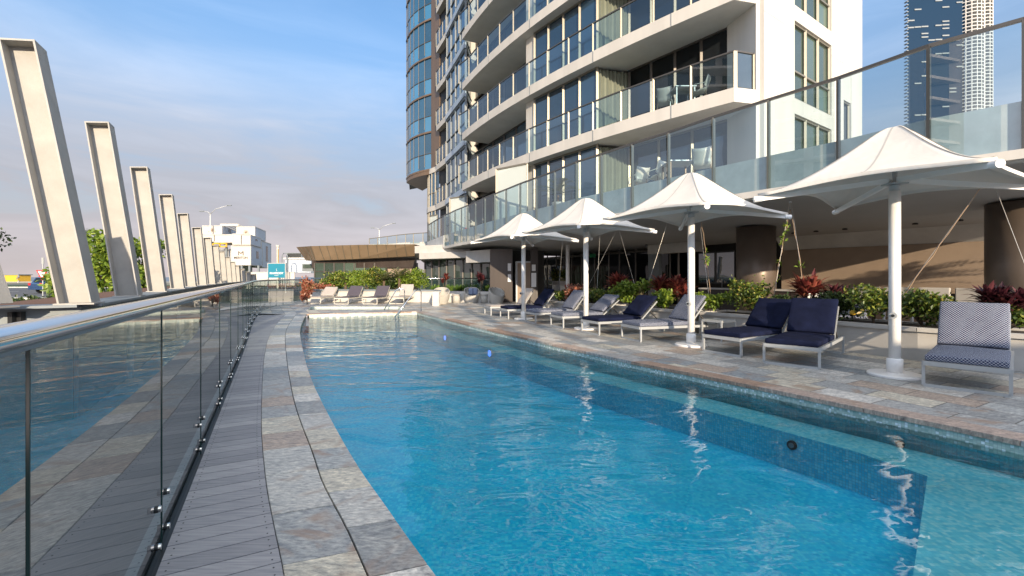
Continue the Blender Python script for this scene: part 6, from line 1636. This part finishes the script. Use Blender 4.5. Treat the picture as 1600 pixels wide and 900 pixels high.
# car
def car(loc, rz, lab):
    t_ = thing('parked_car', loc, lab, 'car', world=False); t_.rotation_euler = (0, 0, rz); L_, W_ = 4.4, 1.8
    prof = [(-2.2, .35), (-2.2, .85), (-1.95, .98), (-1.75, 1.40), (-1.35, 1.56), (.35, 1.54), (1.05, 1.02), (1.95, .88), (2.2, .70), (2.2, .32), (1.75, .30), (-1.8, .30)]
    def sec(w, sc): return [(x, w, z) for x, z in prof]
    m = MB(); n_ = len(prof); secs = []
    for w, inset in ((-.9, 1), (-.82, 0), (.82, 0), (.9, 1)):
        secs.append([(x, w*(1 if z < 1.0 else .82), z if not inset else min(z, 1.52)) for x, z in prof])
    for a, c2 in zip(secs[:-1], secs[1:]):
        for i in range(n_): m.quad(a[i], a[(i+1) % n_], c2[(i+1) % n_], c2[i])
    m.add(secs[0], [list(range(n_))]); m.add(secs[-1], [list(range(n_))[::-1]]); m.build('body', 'carblue', t_, bevel=.05)
    m = MB(); m.quad((-1.97, -.66, 1.0), (-1.97, .66, 1.0), (-1.77, .60, 1.40), (-1.77, -.60, 1.40)); 
    for sg in (-1, 1): m.quad((-1.6, sg*.75, 1.02), (.85, sg*.78, 1.03), (.3, sg*.755, 1.46), (-1.35, sg*.755, 1.46))
    m.build('window', 'win_dark', t_)
    for x in (-1.35, 1.4):
        for sg in (-1, 1):
            m = MB(); m.tube([(x, sg*.72, .33), (x, sg*.91, .33)], .33, 24); w_ = m.build('wheel', 'black', t_); m = MB(); m.tube([(x, sg*.905, .33), (x, sg*.925, .33)], .2, 16); m.build('rim', 'frame', w_)
    for sg in (-1, 1): m = MB(); m.box((-2.2, sg*.72, .82), (.06, .28, .22)); m.build('tail_light', 'red', t_, bevel=.02)
    m = MB(); m.box((-1.82, 0, 1.5), (.06, .5, .05)); m.build('brake_light', 'red', t_)
p = P2(97, 42); car((p.x+.3, p.y, -.045), R(75), 'dark blue hatchback seen from behind on the road beyond the give way sign')
# street plants
for i, (px, Y, r_, py, mt, lab) in enumerate(((40, 13, (.9, .6), 463, 'leaf_dark', 'low dark ground shrub left of the give way sign pole'), (70, 15, (1.3, .7), 461, 'leaf_dark', 'dark spreading shrub at the foot of the give way sign'), (88, 14.5, (.9, .7), 459, 'leaf_dark', 'dark shrub right of the orange bollard'))):
    c = P2(px, Y); zt = Pd(px, py, Y).z; shrub((c.x, c.y, 0), r_, max(.4, zt), 700, lab, mt, .12, .06, seed=200+i, group='low shrubs by the road')
def tree(c, r, h0, h1, n, lab, mat, ls, seed, trunk_r=.12, nm='leafy_tree', flat=1.0, cat='tree'):
    rnd = random.Random(seed); t_ = thing(nm, (c[0], c[1], 0), lab, cat); m = MB(); c = Vector((c[0], c[1], 0)); b_ = MB(); m.tube([tuple(c), tuple(c+Vector((.1, 0, h0*.6+h1*.1))), tuple(c+Vector((0, 0, (h0+h1)/2)))], [trunk_r, trunk_r*.7, trunk_r*.3], 8)
    lob = [(c+Vector((rnd.uniform(-.75, .75)*r, rnd.uniform(-.6, .6)*r, h0+(h1-h0)*rnd.uniform(.12, .85))), rnd.uniform(.25, .42)*r) for _ in range(16)]
    for p, q in lob: m.tube([tuple(c+Vector((0, 0, h0*.8+(h1-h0)*.2))), tuple((c+Vector((0, 0, h0))+p)/2), tuple(p)], [trunk_r*.4, trunk_r*.25, .012], 6)
    for i in range(n):
        p, q = lob[rnd.randrange(16)]; v = rdir(rnd); pos = p+v*q*(rnd.random()**.3); pos.z = max(h0*.7, min(h1, pos.z)); leaf(b_, pos, rdir(rnd, .1), ls*rnd.uniform(.7, 1.3), ls*.6, rdir(rnd, .5), .25, .2)
    m.build('trunk', 'bark', t_); b_.build('crown', mat, t_); return t_
tree(P2(180, 17.5), 1.75, .3, 3.15, 5200, 'dense bright green leafy tree seen between the first three leaning posts', 'leaf_lime', .19, 5, .1)
tree(P2(108, 16.5), .45, .95, 1.6, 350, 'small yellow green bush half hidden behind the nearest leaning post', 'leaf_lime', .15, 6, .05, 'leafy_bush', cat='bush')
tree(P2(-42, 45), 3.2, 3.5, 6.8, 1500, 'dark tree cut off by the left edge of the photo', 'leaf_dark', .35, 7, .18)
# beach things
for px, Y, w_, lab, mt in ((28, 112, 3.2, 'yellow lifeguard hut far away by the beach', 'yellow'), ):
    c = P2(px, Y); t_ = thing('beach_hut', (c.x, c.y, 0), lab, 'hut', world=False); m = MB(); m.box((0, 0, 1.1), (w_, 3, 1.6)); m.build('wall', mt, t_); m = MB(); m.box((0, 0, 2.0), (w_+.6, 3.4, .2)); m.build('roof', 'steel_beam', t_); m = MB()
    for x in (-w_/2, w_/2): m.box((x, -1.4, .3), (.2, .2, .6))
    m.build('leg', 'white', t_)
c = P2(29, 105); t_ = thing('person', (c.x-0, c.y, 0), 'person in grey clothes on the beachfront wall, tiny in the distance', 'person', world=False); m = MB()
sk = [((0, 0, 2.95), .11), ((0, 0, 2.75), .05), ((0, 0, 2.62), .17), ((0, 0, 2.2), .14), ((0, 0, 2.1), .16)]
m.tube([p for p, r in sk], [r for p, r in sk], 10); m.tube([(-.08, 0, 2.12), (-.1, -.35, 2.1), (-.1, -.4, 1.75)], [.08, .07, .05], 8); m.tube([(.08, 0, 2.12), (.1, -.35, 2.1), (.1, -.4, 1.75)], [.08, .07, .05], 8); m.tube([(-.17, 0, 2.6), (-.24, -.1, 2.3), (-.12, -.28, 2.2)], [.05, .04, .035], 8); m.tube([(.17, 0, 2.6), (.24, -.1, 2.3), (.12, -.28, 2.2)], [.05, .04, .035], 8); m.lathe([(.06, 2.84), (.1, 2.9), (.11, 2.98), (.07, 3.06), (.02, 3.08)], seg=10); m.build('body', 'steel_beam', t_, smooth=True)
t_.location.z = -1.0+.1

# ================================================================== FAR RIGHT TOWER
TY = 400.0
def PT(px, Y=TY): return P2(px, Y)
t_ = thing('distant_skyscraper', (PT(1487).x, TY, 0), 'very tall distant skyscraper with a dark glass side and rounded white banded corner', 'building')
xa, xb, xc, xd = PT(1421).x, PT(1500).x, PT(1527).x, PT(1553).x
HT = 330
m = MB(); m.prism([(xa, TY+2), (xb+3, TY-6), (xb+48, TY+40), (xa+44, TY+46)], 0, HT); m.build('glass_side', 'tower_glass', t_)
m = MB(); m.prism([(xb, TY), (xd-3, TY+4), (xd-3, TY+40), (xb, TY+40)], 0, HT); m.build('core', 'tower_glass', t_)
bands = MB(); nb = int(HT/3.1)
def arc(cx_, cy_, r_, a0, a1, n=9): return [(cx_+r_*math.cos(R(a0+(a1-a0)*i/n)), cy_+r_*math.sin(R(a0+(a1-a0)*i/n))) for i in range(n+1)]
pl1 = arc((xb+xc)/2-1, TY+1, 11.5, 185, 355)+[(xc+2, TY+2)]+arc((xc+xd)/2+3, TY+8, 8.5, 215, 360)+[(xd-2, TY+36), (xb-6, TY+36)]
for k in range(nb): bands.prism(pl1, k*3.1, k*3.1+.75)
bands.build('balcony_bands', 'concrete', t_)
m = MB()
for i, (x, y) in enumerate(arc((xb+xc)/2-1, TY+1, 11.2, 185, 355, 9)): m.box((x, y, HT/2), (.6, .6, HT))
for (x, y) in arc((xc+xd)/2+3, TY+8, 8.2, 215, 360, 5): m.box((x, y, HT/2), (.6, .6, HT))
m.build('pillar', 'tower', t_)
m = MB()
for k in range(nb*1): m.box((xa-.2, TY+3, k*3.1), (1.6, 3, .7)); 
rnd = random.Random(3)
for k in range(0, nb): 
    for j in range(9):
        if rnd.random() < .10: f = (j+.5)/9; x = xa+(xb+3-xa)*f; y = TY+2-8*f-.2; m.box((x, y, k*3.1+1.4), (5.5, .3, 1.1), -.1)
m.build('ledge', 'steel_beam', t_)
m = MB(); m.prism([(xa-20, TY-30), (xa+60, TY-30), (xa+60, TY-8), (xa+2, TY-8)], 0, 100); m.build('podium', 'tower_glass', t_)
# neighbour hotel left-behind the camera (mirrored in the glass), out of the sun's way
t_ = thing('neighbouring_apartment_building', (-60, -18, 0), 'cream apartment building with curved balconies across the street, mirrored in the glazing', 'building')
m = MB(); m.box((-66, -22, 20), (14, 44, 40)); m.build('wall', 'tower', t_); m = MB()
for k in range(13): m.prism([(-59.2, -44), (-56.6, -38), (-55.6, -22), (-56.6, -6), (-59.2, 0)], k*3.05+2.7, k*3.05+3.1)
m.build('balcony_slabs', 'tower', t_); m = MB(); 
for k in range(13):
    for j in range(9): y = -42+j*4.8; m.quad((-58.95, y, k*3.05+.2), (-58.95, y+3.6, k*3.05+.2), (-58.95, y+3.6, k*3.05+2.6), (-58.95, y, k*3.05+2.6))
m.build('window', 'win_green', t_)
# unseen wall added to shade the near deck, and two poles added for shadow streaks
t_ = thing('shade_wall', (6, -7.6, 0), 'long unseen wall added behind the camera to shade the near deck', 'wall'); m = MB(); m.box((4, -7.6, 1.72), (26, .25, 3.44)); m.build('wall_face', 'white', t_); m = MB(); m.box((4, -7.6, 3.47), (26.1, .35, .06)); m.build('wall_coping', 'concrete', t_)
for x, lab in ((4.6, 'unseen stout white pole added to cast a shadow streak, the left one'), (5.75, 'unseen stout white pole added to cast a shadow streak, the right one')):
    t_ = thing('shadow_pole', (x, -6.9, 0), lab, 'pole', world=False); m = MB(); m.tube([(0, 0, 0), (0, 0, 6.3)], .19, 18); m.build('shadow_pole_shaft', 'mast', t_); m = MB(); m.lathe([(.20, 6.3), (.24, 6.4), (.02, 6.5)], seg=18); m.build('shadow_pole_cap', 'steel', t_)
cycad((14.1, 8.2, .0), 2.55, 'tall potted cycad past the open end of the slab, casting its shadow indoors', 12, 60, 1.15)
# tidy helper properties
for o in bpy.data.objects:
    if '_o' in o: del o['_o']
